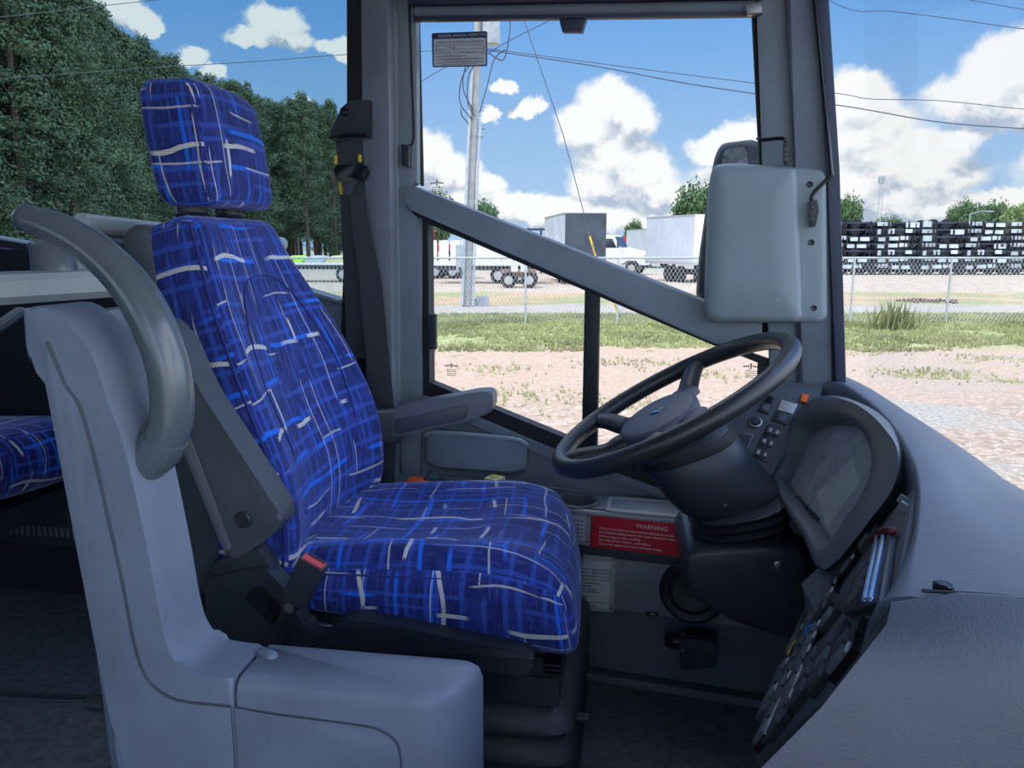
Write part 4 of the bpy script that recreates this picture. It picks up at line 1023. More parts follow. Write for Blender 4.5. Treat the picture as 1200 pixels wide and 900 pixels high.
# two little levers and lamps above the bank
for k_, (x, y, m_) in enumerate(((986, 648, BLACK_GL), (1062, 588, STEEL), (1063, 596, STEEL), (992, 668, CREAM))):
    o = on_face(at(x, y, pl=SPL), .02 if k_ == 0 else .009, .03 if k_ == 0 else .009, .02 if k_ == 0 else .009, 'toggle_lever' if k_ == 0 else 'toggle_tip', m_, .002)
# pale strip leaning on the lower edge
stp = spx([(984, 748), (975, 776), (899, 876), (893, 870), (945, 778), (968, 752)])
mb = MB(); mb.prism(stp, sn*.006, .001); o = mb.build('edge_strip', BLACK, dash)
stp = spx([(943, 783), (952, 785), (904, 866), (897, 866)]); mb = MB(); mb.prism([p_+sn*.006 for p_ in stp], sn*.0015, 0); mb.build('pale_label_strip', GREYST, o)
# instrument binnacle
BP = V((.27, 1.3, .53)); BN = V((-.88, 0, .47)).normalized()
def bpl(off): return (BP+BN*off, BN)
inner = [(913, 561), (920, 540), (929, 518), (941, 500), (957, 492), (978, 490), (998, 495), (1011, 507), (1019, 524), (1021, 543), (1017, 563), (1006, 585), (987, 612), (969, 634), (952, 614), (933, 589)]
crestb = [(897, 551), (908, 524), (922, 498), (938, 480), (955, 469), (975, 466), (1000, 472), (1022, 487), (1037, 503), (1050, 522), (1052, 545), (1046, 572), (1022, 606), (967, 668), (943, 628), (920, 592)]
base = [(897, 553), (909, 526), (924, 498), (941, 478), (960, 465), (985, 464), (1018, 476), (1040, 490), (1058, 508), (1070, 535), (1072, 560), (1066, 586), (1040, 622), (972, 676), (943, 632), (918, 594)]
ri = [at(x, y, pl=bpl(0)) for x, y in inner]; rc = [at(x, y, pl=bpl(.012)) for x, y in crestb]; rb = [at(x, y, pl=bpl(-.05)) for x, y in base]
K = 3
ri_, rc_, rb_ = [cr(q, K, True) for q in (ri, rc, rb)]
scr = [p_-BN*.03 for p_ in ri_]
mid = [a.lerp(b, .5)+BN*.006 for a, b in zip(ri_, rc_)]
rdn = [p_-BN*.08-V((0, 0, .02)) for p_ in rb_]
mb = MB(); mb.loft([scr, ri_, mid, rc_, [a.lerp(b, .4)+BN*.004 for a, b in zip(rc_, rb_)], rb_, rdn], closed=True, cap=False); mb.build('binnacle_hood', G_HOOD, dash, 60)
hood = dash.children[-1]
mb = MB(); cs_ = sum(scr, V())/len(scr); mb.prism([cs_+(p_-cs_)*1.03+BN*.004 for p_ in scr], -BN*.006); mb.build('instrument_screen', SCREENM, dash)
scn = dash.children[-1]
def bq(px, off): return [at(x, y, pl=bpl(off)) for x, y in px]
mb = MB(); mb.prism(bq([(957, 578), (998, 537), (1008, 565), (968, 618)], -.0245), -BN*.002); mb.build('display_panel', SCREENP, scn)
mb = MB(); mb.prism(bq([(922, 572), (963, 507), (990, 508), (953, 560), (940, 590)], -.0247), -BN*.002); mb.build('gauge_panel', SCREENM, scn)
for i in range(6):
    x, y = 937+i*4.2, 586.5+i*4.6
    mb = MB(); mb.lathe([(.0052, 0), (.0055, .006), (.0045, .010), (0, .011)], at(x, y, pl=bpl(-.024)), BN, 12); mb.build('reset_knob', BLACK, scn)
lp = bq([(902, 560), (918, 572), (963, 655), (958, 660), (928, 612)], .0)
mb = MB(); mb.prism(bq([(921, 583), (926, 585), (945, 614), (940, 612)], .004), BN*.004, .001); mb.build('lip_bracket', BLACK, hood)
# valley between binnacle and rim, and body below
mb = MB(); mb.loft([[p_ for p_ in [a-V((0, 0, .055))-(b-a).normalized()*.005 for a, b in zip(cc_[6:], oo_[6:])]], [a+V((-.10, -.0, -.07)) for a in cc_[6:]], [a+V((-.06, .0, -.26)) for a in cc_[6:]]], closed=False, cap=False)
mb.bm.free()
# wall-side switch panel
PA = at(838, 512, Z=.60); PB = at(900, 552, Z=.552); PC = at(908, 445, Z=.70)
PPL = plane3(PA, PB, PC); pn = PPL[1]
if pn.dot(CAM-PA) < 0: pn = -pn
def pq(px, o=0.): return [at(x, y, pl=(PPL[0]+pn*o, pn)) for x, y in px]
mb = MB(); mb.prism(pq([(834, 512), (868, 462), (886, 440), (965, 452), (960, 470), (905, 556), (898, 560)]), -pn*.02, .003); mb.build('left_switch_panel', DK_GREY, dash)
lsp = dash.children[-1]
def pan(px, d_, name, mat, par=lsp, o=0., bev=.0015, r=0):
    mb = MB(); q = pq(px, o)
    if r: q = rpoly(q, r)
    mb.prism(q, pn*d_, bev); return mb.build(name, mat, par)
a_ = pan([(897, 464), (909, 467), (901, 486), (888, 482)], .004, 'switch_bezel', BLACK)
pan([(900, 465), (908, 468), (904, 474), (896, 472)], .006, 'rocker_switch', BLACK_GL); pan([(895, 475), (902, 477), (899, 484), (892, 481)], .006, 'rocker_switch', HUBM)
pan([(916, 469), (935, 474.5), (929, 486), (911, 481)], .003, 'name_plate', PLATE)
pan([(909, 482), (928, 487), (922, 499), (904, 493)], .004, 'switch_bezel', BLACK); pan([(914, 485), (924, 488), (919, 497), (910, 493)], .006, 'rocker_switch', HUBM)
pan([(940, 463), (947.5, 465.5), (944, 474), (937, 471.5)], .007, 'hazard_button', ORANGE)
c = at(885, 495.5, pl=PPL); mb = MB(); mb.lathe([(.0, 0), (.013, 0), (.013, .005), (.0105, .006), (.0095, .003), (0, .003)], c, pn, 28); mb.build('knob_ring', STEEL, lsp); mb = MB(); mb.lathe([(.009, .003), (.0085, .009), (0, .01)], c, pn, 24); mb.build('rotary_knob', BLACK, lsp)
pan([(871, 507), (884, 510), (875, 530), (861, 524)], .004, 'vent_frame', G_HOOD)
for i in range(5): pan([(870.5+i*2.4, 509.5+i*.6), (871.6+i*2.4, 510+i*.6), (863.5+i*2.4, 525+i*.9), (862.4+i*2.4, 524.5+i*.9)], .007, 'vent_slat', BLACK_GL)
pan([(900, 497), (920, 503), (899, 543), (881, 535)], .002, 'key_pad', BLACK, r=.003)
for r2 in range(3):
    for c2 in range(2):
        x = 903-r2*7+c2*8; y = 504+r2*13+c2*3
        k_ = pan([(x-2.8, y-3), (x+3.5, y-1.2), (x+1, y+5.5), (x-5.3, y+3.5)], .006, 'keypad_button', G_HOOD)
        pan([(x-.8, y+.2), (x+1.2, y+.8), (x-.2, y+4), (x-2.2, y+3.2)], .0075, 'button_symbol', PAPER, par=k_, bev=0)
# dash bulk behind and below the instruments
q = [V((.30, 1.62, .66)), V((.30, 1.62, .02)), V((.36, 1.05, .02)), V((.31, 1.02, .50)), V((.40, 1.02, .62)), V((.40, 1.62, .66))]
mb = MB(); mb.prism([V((.33, 1.64, .53)), V((.38, 1.64, .62)), V((.44, 1.64, .60)), V((.46, 1.64, 0)), V((.44, 1.64, 0))], V((0, -.56, 0)), .01); mb.build('lower_body', DARKWALL, dash)
mb = MB(); mb.prism([V((.245, 1.08, .50)), V((.33, 1.08, .60)), V((.44, 1.08, .58)), V((.46, 1.08, 0)), V((.36, 1.08, 0))], V((0, -.50, 0)), .01); mb.build('lower_side', DARKWALL, dash)
mb = MB(); mb.tube([at(948, 752, pl=SPL)+sn*.006, at(941, 757, pl=SPL)+sn*.010, at(935, 763, pl=SPL)+sn*.009, at(930, 772, pl=SPL)+sn*.008], .0012, 6, k=4); o = mb.build('yellow_wire', YELLOW); tag(o, 'thin yellow wire hanging below the switch console', 'wire')
mb = MB(); mb.tube([at(961, 739, pl=SPL)+sn*.010, at(957, 743, pl=SPL)+sn*.011, at(953, 748, pl=SPL)+sn*.010], .0022, 8, k=3, round_end=True); o = mb.build('blue_connector', pbr('blue_connector_plastic', (60, 130, 220), .4)); tag(o, 'small bright blue connector at the foot of the switch console', 'connector')

# ------------------------------------------------------------------ covers and clips on the front pillar
cv = thing('pillar_cover', 'large rounded grey plastic cover screwed to the front pillar beside the windscreen', 'cover', at(900, 378, pl=wall(-.05)))
CO = -.05
outl = [(838, 193), (858, 191), (962, 198), (969, 204), (970, 372), (962, 378), (838, 378), (828, 374), (825, 360), (829, 230), (833, 203)]
q0 = rpoly([at(x, y, pl=wall(CO)) for x, y in outl], .012, 4); cen = sum(q0, V())/len(q0)
mb = MB(); mb.loft([[p_+WN*.02 for p_ in q0], q0, [cen+(p_-cen)*.985-WN*.008 for p_ in q0], [cen+(p_-cen)*.955-WN*.013 for p_ in q0], [cen+(p_-cen)*.90-WN*.015 for p_ in q0]]); mb.build('flange', G_COVER, cv, 50)
outl = [(840, 194), (858, 192), (930, 197), (934, 201), (940, 372), (934, 377), (840, 377), (830, 373), (827, 360), (831, 230), (835, 203)]
q0 = rpoly([at(x, y, pl=wall(CO-.006)) for x, y in outl], .012, 4); cen = sum(q0, V())/len(q0)
mb = MB(); mb.loft([[p_+WN*.01 for p_ in q0], q0, [cen+(p_-cen)*.99-WN*.014 for p_ in q0], [cen+(p_-cen)*.965-WN*.022 for p_ in q0], [cen+(p_-cen)*.90-WN*.027 for p_ in q0], [cen+(p_-cen)*.5-WN*.030 for p_ in q0]]); mb.build('dome', G_COVER, cv, 60)
for x, y in ((949, 216), (951, 284), (954, 361)):
    mb = MB(); mb.lathe([(.006, 0), (.005, .003), (.002, .001), (0, .001)], at(x, y, pl=wall(CO-.0155)), -WN, 12); mb.build('screw', BLACK, cv)
mb = MB(); mb.tube([at(x, y, pl=wall(CO-.034)) for x, y in ((899, 331), (904, 340), (912, 353))], .0007, 5); mb.build('scratch', PAPER, cv)
def clip(px, wire, label, nm):
    t = thing(nm, label, 'clip', at(*px[0], pl=wall(CO-.02)))
    mb = MB(); mb.prism(rpoly([at(x, y, pl=wall(CO-.018)) for x, y in px], .004), -WN*.014, .003); mb.build('body', BLACK, t)
    y0 = min(y for _, y in px); y1 = max(y for _, y in px); xc = sum(x for x, _ in px)/len(px)
    for k in range(3):
        mb = MB(); mb.box(at(xc, y0+(k+1.2)*(y1-y0)/4.4, pl=wall(CO-.033)), (.007, .003, .005), (WX, WN, V((0, 0, 1))), .001); mb.build('notch', BLACK_GL, t)
    mb = MB(); mb.tube([at(x, y, pl=wall(o)) for x, y, o in wire], .0036, 8, k=3); mb.build('rod', BLACK_GL, t)
clip([(947, 236), (957, 234), (959, 248), (955, 266), (948, 266)], [(952, 238, CO-.026), (952, 228, CO-.03), (973, 206, CO-.02), (974, 198, CO-.02), (966, 110, CO-.012), (955, 0, CO-.01), (950, -60, CO-.01)], 'black clip with a long bent rod on the right edge of the grey pillar cover', 'rod_clip')
clip([(917, 168), (924, 168), (925, 194), (918, 194)], [(920, 172, CO-.026), (921, 165, CO-.03), (914, 162, CO-.03), (893, 164, CO-.02), (887, 161, CO-.02)], 'small black clip with a short hooked rod above the grey pillar cover', 'hook_clip')
# exterior mirror beyond the glass
em = thing('exterior_mirror', 'dark weathered exterior mirror housing seen through the driver window', 'mirror', at(862, 300, pl=wall(.28)))
MIRM = pbr('weathered_mirror_housing', (66, 74, 84), .6, bump=(60, .5), var=.35, vscale=40)
ml = [(845, 168), (884, 163), (897, 172), (902, 395), (880, 392), (815, 352), (819, 300), (832, 210), (838, 182)]
q = rpoly([at(x, y, pl=wall(.22)) for x, y in ml], .02, 3); cen = sum(q, V())/len(q)
mb = MB(); mb.loft([[cen+(p_-cen)*.9-WN*.02 for p_ in q], [cen+(p_-cen)*.97-WN*.01 for p_ in q], q, [p_+WN*.10 for p_ in q], [cen+(p_-cen)*.93+WN*.13 for p_ in q]]); mb.build('housing', MIRM, em, 50)
q = rpoly([at(x, y, pl=wall(.199)) for x, y in ((849, 176), (872, 172), (876, 180), (876, 196), (845, 196))], .01, 3)
mb = MB(); mb.prism(q, -WN*.006, .002); mb.build('upper_lens', pbr('wet_mirror_lens', (120, 132, 140), .35, bump=(120, .8), var=.4, vscale=90), em)
mb = MB(); mb.tube([at(890, 200, pl=wall(.26)), at(930, 150, pl=wall(.20)), at(955, 100, pl=wall(.06))], .02, 10, k=4); mb.tube([at(890, 340, pl=wall(.26)), at(940, 380, pl=wall(.15)), at(968, 420, pl=wall(.05))], .015, 10, k=4); mb.build('arm', BLACK, em)
# windscreen
gl = oo_; mb = MB(); dn = [p_+V((.045, .0, -.10)) for p_ in gl]; tp = [p_+V((-.04, .0, 1.3)) for p_ in gl]
base0 = [V((.37, 1.71, .50)), V((.46, 1.66, .48)), V((.55, 1.44, .46)), V((.635, 1.1, .46)), V((.70, .6, .46)), V((.72, 0., .46)), V((.70, -.5, .46))]
bq_ = cr(base0, 4); tq = [p_+V((-.11, 0, 1.25-p_.z+.6)) for p_ in bq_]
nr = []
for i in range(len(bq_)):
    tg = (bq_[min(i+1, len(bq_)-1)]-bq_[max(i-1, 0)]).normalized(); nr.append(V((-tg.y, tg.x, 0)) if (-tg.y) > 0 else V((tg.y, -tg.x, 0)))
secs = [[b, t_, t_+n*.006, b+n*.006] for b, t_, n in zip(bq_, tq, nr)]
mb.loft(secs); struct(mb.build('window_5', GLASS, smooth=60))
mb = MB(); mb.loft([[V((t_.x, t_.y, 1.72))-n*.03, V((t_.x, t_.y, 1.72))+n*.03, V((t_.x, t_.y, 1.98))+n*.03, V((t_.x, t_.y, 1.98))-n*.03] for t_, n in zip(tq, nr)]); struct(mb.build('trim_20', HEADER, smooth=60))
# front below the windscreen
mb = MB(); mb.loft([[b+V((0, 0, .0)), b+n*.03, b+n*.03-V((0, 0, 1.5)), b-V((0, 0, 1.5))] for b, n in zip(bq_, nr)]); struct(mb.build('wall_front', WHITE_PT, smooth=60))
# ------------------------------------------------------------------ outdoors
GZ = -1.23
def gnd(px, py): return at(px, py, Z=GZ)
H0 = 288.   # horizon row
def dep(py_base): return (CAM.z-GZ)/max(1e-3, (py_base-H0)/F)     # rough distance of a ground row
# ground: gravel yard, grass verge, road and dirt beyond, in bands of real distance
m, t, b, out = new_mat('yard_ground')
geo = t.add('ShaderNodeNewGeometry').outputs['Position']; sp_ = t.add('ShaderNodeSeparateXYZ'); t.l.new(geo, sp_.inputs[0])
big = t.noise(geo, .35, 4, .6); med = t.noise(geo, 2.2, 5, .65); peb = t.noise(geo, 17, 5, .78); 
y = t.math('ADD', t.math('ADD', sp_.outputs[1], t.math('MULTIPLY', sp_.outputs[0], -.16)), t.math('MULTIPLY', t.math('SUBTRACT', big, .5), 3.2))
y = t.math('ADD', y, t.math('MULTIPLY', t.math('SUBTRACT', med, .5), 1.6))
vor = t.add('ShaderNodeTexVoronoi'); t.put(vor.inputs['Vector'], geo); vor.inputs['Scale'].default_value = 13.
stone = t.mix(t.ramp(vor.outputs['Color'], 0, 1), srgb(146, 130, 114), srgb(222, 208, 192))
stone = t.mix(t.ramp(peb, .4, .62), srgb(176, 150, 128), stone)
dirt = t.mix(t.ramp(med, .3, .7), srgb(180, 156, 132), srgb(206, 188, 168))
grey = t.mix(t.ramp(peb, .35, .65), srgb(150, 143, 131), srgb(194, 188, 176))
c = t.mix(t.ramp(med, .34, .52), dirt, stone)
c = t.mix(t.ramp(sp_.outputs[0], 2.2, 4.2), c, t.mix(t.ramp(big, .45, .6), grey, stone))
# reddish strip just before the verge
red = t.mix(t.ramp(peb, .3, .7), srgb(180, 146, 122), srgb(208, 186, 166))
c = t.mix(t.math('MULTIPLY', t.ramp(y, 10.5, 12), .55), c, red)
weed = t.mix(t.ramp(peb, .35, .65), srgb(112, 124, 70), srgb(158, 166, 106))
c = t.mix(t.math('MULTIPLY', t.ramp(t.noise(geo, .9, 4, .6), .62, .70), .75), c, weed)
grass = t.mix(t.ramp(med, .3, .7), srgb(136, 146, 92), srgb(184, 184, 134))
c = t.mix(t.ramp(y, 16.2, 17.6), c, grass)
c = t.mix(t.ramp(y, 25.5, 26.3), c, t.mix(t.ramp(med, .3, .7), srgb(186, 178, 168), srgb(172, 160, 146)))
c = t.mix(t.ramp(y, 29.0, 29.8), c, t.mix(t.ramp(big, .42, .6), srgb(160, 160, 112), srgb(196, 164, 136)))
c = t.mix(t.ramp(y, 36, 39), c, t.mix(t.ramp(med, .35, .65), srgb(182, 160, 138), srgb(200, 188, 172)))
c = t.mix(t.ramp(y, 60, 75), c, srgb(170, 168, 150))
t.put(b.inputs['Base Color'], c); b.inputs['Roughness'].default_value = .95; b.inputs['Specular IOR Level'].default_value = .1
bn = t.add('ShaderNodeBump'); bn.inputs['Strength'].default_value = .6; bn.inputs['Distance'].default_value = .02; t.put(bn.inputs['Height'], t.math('ADD', peb, vor.outputs[0])); t.l.new(bn.outputs[0], b.inputs['Normal'])
GROUND = m
mb = MB(); mb.box((0, 60, GZ-.25), (700, 500, .5)); struct(mb.build('ground', GROUND))
GRASSM = pbr('grass_blades', (160, 162, 112), .8, var=.3, vscale=.6)
DRYG = pbr('dry_grass', (190, 182, 130), .8, var=.2, vscale=.6)
FOL_P = pbr('pine_needles', (82, 102, 74), .8, var=.35, vscale=.25)
FOL_D = pbr('broad_leaves', (84, 112, 70), .75, var=.3, vscale=.25)
FOL_L = pbr('light_leaves', (112, 146, 74), .75, var=.25, vscale=.25)
BARK = pbr('pine_bark', (98, 82, 70), .9)
WOODP = pbr('weathered_pole', (158, 156, 152), .8, var=.15, vscale=3)
GALV = pbr('galvanised_wire', (190, 194, 196), .45, .55)
CONC = pbr('grey_paint', (172, 178, 182), .6)
TRK_W = pbr('white_truck_paint', (232, 234, 236), .35, var=.03)
TRK_G = pbr('grey_trailer_panel', (206, 212, 220), .4, .2, var=.06, vscale=.8)
TRK_D = pbr('dark_box_door', (62, 70, 80), .5, var=.35, vscale=1.2)
TRK_B = pbr('chassis_hazed_black', (56, 64, 80), .6)  # dark frame colour lightened to blue grey, haze put into it
TYRE = pbr('tyre_rubber', (30, 32, 36), .85)
RED_T = pbr('red_truck_paint', (190, 48, 44), .4)
GLASSD = pbr('dark_cab_glass', (40, 52, 62), .1)
WPAD = pbr('pale_chassis_plate', (196, 206, 208), .55, var=.3, vscale=.9)
LIME = pbr('lime_tarp', (170, 220, 60), .6)
# grass
def blades(name, n, fn, hgt, mat, label, wid=.02):
    random.seed(5); vs = []; fs = []
    for i in range(n):
        p_ = fn(); h = hgt*random.uniform(.5, 1.2); a = random.uniform(0, 6.28)
        for k in range(3):
            a += random.uniform(.8, 2.2); w_ = wid*random.uniform(.6, 1.2); lean = V((math.cos(a)*h*.4, math.sin(a)*h*.4, h))
            s_ = V((math.sin(a), -math.cos(a), 0))*w_; o = p_+V((math.cos(a), math.sin(a), 0))*wid
            i0 = len(vs); vs += [o-s_, o+s_, o+lean*.6+s_*.5, o+lean]; fs.append((i0, i0+1, i0+2)); fs.append((i0, i0+2, i0+3))
    me = bpy.data.meshes.new(name); me.from_pydata(vs, [], fs); me.materials.append(mat)
    o = bpy.data.objects.new(name, me); COL.objects.link(o)
    return tag(o, label, 'grass', None, 'stuff')
def verge():
    while True:
        x = random.uniform(-22, 22); y = random.uniform(16.2, 25.5)
        if noise.noise(V((x*.4, y*.4, 0)))+noise.noise(V((x*1.5, y*1.5, 3)))*.5 > -.35-(y-18)*.08: return V((x, y+.16*x, GZ))
blades('verge_grass', 42000, verge, .085, GRASSM, 'pale green rough grass verge in front of and under the chain link fence')
def tuftfn(px, py, r):
    c_ = gnd(px, py); return lambda: c_+V((random.gauss(0, r), random.gauss(0, r), 0))
o = blades('tall_grass_clump', 70, tuftfn(1049, 386, .22), .75, GRASSM, 'tall green grass clump before the fence, seen through the windscreen', .035); o['category'] = 'grass'; 
del o['kind']
blades('yard_weeds', 900, lambda: (lambda q: q+V((random.gauss(0, .5), random.gauss(0, .35), 0)))(gnd(*random.choice(((540, 404), (590, 433), (600, 462), (720, 470), (740, 425), (1110, 440), (1075, 438), (545, 480), (1160, 420), (1010, 412), (830, 440))))), .07, GRASSM, 'small patches of weeds scattered over the gravel yard', .012)
o = MB(); c_ = gnd(1090, 354); 
for k in range(60): 
    q = c_+V((random.gauss(0, .55), random.gauss(0, .3), .04)); s_ = random.uniform(.08, .2); ax = V((random.random(), random.random(), .3)).normalized(); u_, w_ = frame_of(ax)
    o.box(q, (s_, s_*.7, s_*.5), (ax, u_, w_), .02, 1)
tag(o.build('rubble_heap', pbr('red_rubble', (108, 84, 76), .9)), 'low dark reddish rubble heap in the grass behind the fence', 'rubble')

# chain link fence
FD = 22.6
fence = thing('chain_link_fence', 'long galvanised chain link fence with top rail crossing the yard', 'fence', (0, FD, GZ))
fx = V((1, .16, 0)).normalized(); F_O = V((0, FD, GZ))
def fp(s, z): return F_O+fx*s+V((0, 0, z))
FH = 1.86; S0, S1 = -30., 26.
mb = MB(); mb.tube([fp(S0, FH), fp(S1, FH)], .03, 8); mb.build('top_rail', GALV, fence)
posts = [(1116, 300), (1002, 300), (616, 300), (829, 300), (340, 300), (1235, 300), (498, 300), (725, 300), (915, 300), (425, 300), (250, 300), (150, 300), (50, 300)]
FPL = (F_O, V((-fx.y, fx.x, 0)))
ps_ = sorted(fx.dot(at(x, y, pl=FPL)-F_O) for x, y in posts)
for s in ps_:
    mb = MB(); mb.tube([fp(s, 0), fp(s, FH+.02)], .032, 8); mb.build('post', GALV, fence)
    if random.random() < .5:
        mb = MB(); mb.tube([fp(s, FH), fp(s-.14, FH+.30)+V((0, -.15, 0))], .018, 6); mb.build('barb_arm', GALV, fence)
vs = []; fs = []
def wire(a, b_, r):
    d_ = (b_-a).normalized(); u_, w_ = frame_of(d_); i0 = len(vs)
    for p_ in (a, b_):
        for k in range(3): vs.append(p_+(u_*math.cos(k*2.094)+w_*math.sin(k*2.094))*r)
    for k in range(3): fs.append((i0+k, i0+(k+1) % 3, i0+3+(k+1) % 3, i0+3+k))
st_ = .115; s = S0
while s < S1:
    wire(fp(s, 0), fp(s+FH*.62, FH), .0048); wire(fp(s+FH*.62, 0), fp(s, FH), .0048); s += st_
me = bpy.data.meshes.new('chain_link_mesh'); me.from_pydata([v-V(fence.location) for v in vs], [], fs); me.materials.append(GALV)
o = bpy.data.objects.new('chain_link_mesh', me); COL.objects.link(o); o.parent = fence
# utility pole with its transformer, wires and guy
pb_ = gnd(547, 359); PD = (pb_-CAM).dot(FW)
def pd(x, y, D=PD): return at(x, y, D=D)
pole = thing('utility_pole', 'tall weathered grey utility pole with a transformer can, beyond the fence', 'utility pole', pb_)
mb = MB(); mb.tube([pb_, pd(551, 250), pd(557.5, 100), pd(561, 20), pd(564, -60)], [.17, .165, .15, .145, .14], 12); mb.build('shaft', WOODP, pole)
mb = MB(); mb.tube([pd(541.5, 358, PD-.2), pd(545, 255, PD-.2), pd(551, 120, PD-.2), pd(553, 84, PD-.2)], .055, 8); mb.build('conduit', CONC, pole)
mb = MB(); mb.tube([pd(554.5, 358, PD-.1), pd(558, 250, PD-.1), pd(563, 140, PD-.1)], .045, 8); mb.build('conduit', CONC, pole)
tc = pd(576, 52, PD-.1)
mb = MB(); mb.lathe([(.0, 0), (.29, 0), (.31, .04), (.31, .95), (.33, .97), (.33, 1.03), (.2, 1.15), (0, 1.18)], tc, (0, 0, 1), 24); mb.build('transformer', CONC, pole)
mb = MB(); mb.tube([pd(550, 150), pd(569, 151)], .03, 6); mb.tube([pd(549, 160), pd(566, 160.5)], .03, 6); mb.build('bracket', STEEL, pole)
for k, pts in enumerate((((572, 62), (590, 70), (597, 40), (598, 20)), ((555, 130), (543, 105), (545, 80), (556, 64)), ((553, 140), (539, 120), (541, 92), (552, 74)), ((562, 132), (571, 100), (579, 70), (592, 58)), ((556, 136), (548, 120), (549, 90), (556, 76)), ((549, 145), (541, 135), (540, 128)))):
    mb = MB(); mb.tube([pd(x, y, PD-.25) for x, y in pts], .022, 5, k=5); mb.build('drop_wire', TRK_B, pole)
bx_ = thing('pole_meter_box', 'small pale grey meter box mounted low on the utility pole', 'box', pd(540, 318))
mb = MB(); mb.box(pd(539, 303, PD-.3), (.26, .2, 1.0), None, .03); mb.build('cabinet', CONC, bx_); mb = MB(); mb.box(pd(539.5, 318, PD-.3), (.1, .12, .3), None, .02); mb.build('outlet', TRK_B, bx_)
def cable(name, pts, D0, D1, r, label, mat=TRK_B):
    n = len(pts); mb = MB(); mb.tube([at(x, y, D=D0+(D1-D0)*i/(n-1)) for i, (x, y) in enumerate(pts)], r, 5, k=6)
    return tag(mb.build(name, mat), label, 'cable')
cable('overhead_wire', [(562, 58), (600, 63), (700, 78), (800, 97), (900, 112), (1000, 126), (1100, 143), (1200, 151), (1300, 158)], PD, PD-3, .018, 'lower of two dark overhead wires running right from the utility pole')
cable('overhead_wire', [(562, 56), (640, 66), (760, 82), (880, 97), (985, 110), (1020, 116), (1100, 118), (1200, 128), (1300, 136)], PD, PD-3, .013, 'upper thinner overhead wire running right from the utility pole')
cable('overhead_wire', [(962, -4), (1000, 12), (1040, 13), (1100, 20), (1200, 34), (1300, 46)], PD, PD-3, .014, 'dark overhead wire crossing the top of the windscreen')
cable('overhead_wire', [(1080, -10), (1200, 11), (1300, 26)], PD, PD-3, .012, 'faint overhead wire cutting the top right corner of the windscreen')
cable('overhead_wire', [(-60, 97), (60, 88), (200, 78), (300, 72), (420, 63), (500, 60), (562, 58)], PD-4, PD, .012, 'overhead wire crossing the pine trees behind the headrest')
cable('overhead_wire', [(-60, 26), (30, 17), (110, 8), (200, -2)], PD-4, PD-3, .012, 'overhead wire crossing the top left corner above the pines')
cable('overhead_wire', [(562, 60), (520, 80), (490, 98), (440, 130)], PD, PD-2, .016, 'short dark wire sloping down left from the utility pole')
cable('overhead_wire', [(566, 66), (600, 46), (640, 26), (680, 6)], PD, PD-2, .016, 'short dark wire rising right from the transformer can')
guy = thing('guy_wire', 'slanting steel guy wire with a yellow guard near its foot', 'guy wire', gnd(726, 372))
gp_ = [at(606, 0, D=PD-1), at(660, 158, D=PD-1.5), at(693, 283, D=PD-2), gnd(726, 372)]
mb = MB(); mb.tube(gp_, .016, 6); mb.build('strand', TRK_B, guy)
mb = MB(); mb.tube([at(691, 277, D=PD-2.02), at(697, 296, D=PD-2.1), gnd(725, 370)], .035, 8); mb.build('yellow_guard', pbr('guard_yellow', (226, 186, 60), .5), guy)
o = MB(); c_ = gnd(566, 358); o.box(c_+V((0, 0, .17)), (.42, .35, .36), None, .04); o.box(c_+V((-.36, .1, .1)), (.16, .2, .3), None, .03); tag(o.build('utility_pedestal', CONC), 'small pale utility pedestal in the grass beside the utility pole', 'pedestal')

# ---- trees with shared meshes
def leaf_mesh(name, clumps, per, size, flat=1.):
    vs = []; fs = []
    for (c_, r) in clumps:
        for i in range(per):
            d_ = V((random.gauss(0, 1), random.gauss(0, 1), random.gauss(0, 1)*flat)); d_ = d_.normalized()*r*random.uniform(.45, 1.05)
            n_ = (d_.normalized()+V((random.gauss(0, .5), random.gauss(0, .5), random.gauss(.3, .5)))).normalized(); u_, w_ = frame_of(n_); s_ = size*random.uniform(.6, 1.3)
            p_ = c_+d_; a = random.uniform(0, 6.28); u2 = u_*math.cos(a)+w_*math.sin(a); w2 = w_*math.cos(a)-u_*math.sin(a)
            i0 = len(vs); vs += [p_-u2*s_, p_+w2*s_*.55, p_+u2*s_, p_-w2*s_*.55]; fs.append((i0, i0+1, i0+2, i0+3))
    me = bpy.data.meshes.new(name); me.from_pydata(vs, [], fs); return me
def pine_parts(seed, low=.18):
    random.seed(seed); cl = []; H = 19.5
    n = 120
    for i in range(n):
        h = H*(low+(1-low)*(i/n)**.85); k = (h/H-low)/(1-low)
        R = (3.4*(1-k)**.7+.35)*random.uniform(.6, 1.1); a = i*2.4+random.uniform(-.4, .4); rr_ = R*random.uniform(.35, 1)
        cl.append((V((math.cos(a)*rr_, math.sin(a)*rr_, h+random.uniform(-.4, .4))), random.uniform(.65, 1.15)*(1.1-.5*k)))
    me = leaf_mesh('pine_crown', cl, 130, .11, .55); me.materials.append(FOL_P)
    mb = MB(); mb.tube([V((0, 0, 0)), V((.1, 0, 8)), V((0, .1, 15)), V((0, 0, H))], [.24, .2, .12, .03], 8)
    for i in range(16):
        h = H*random.uniform(.15, .9); a = random.uniform(0, 6.28); L = 2.6*(1-h/H)+.5
        mb.tube([V((0, 0, h)), V((math.cos(a)*L, math.sin(a)*L, h+.5))], [.06, .02], 5)
    tm = bpy.data.meshes.new('pine_trunk'); mb.bm.to_mesh(tm); mb.bm.free(); tm.materials.append(BARK)
    return me, tm
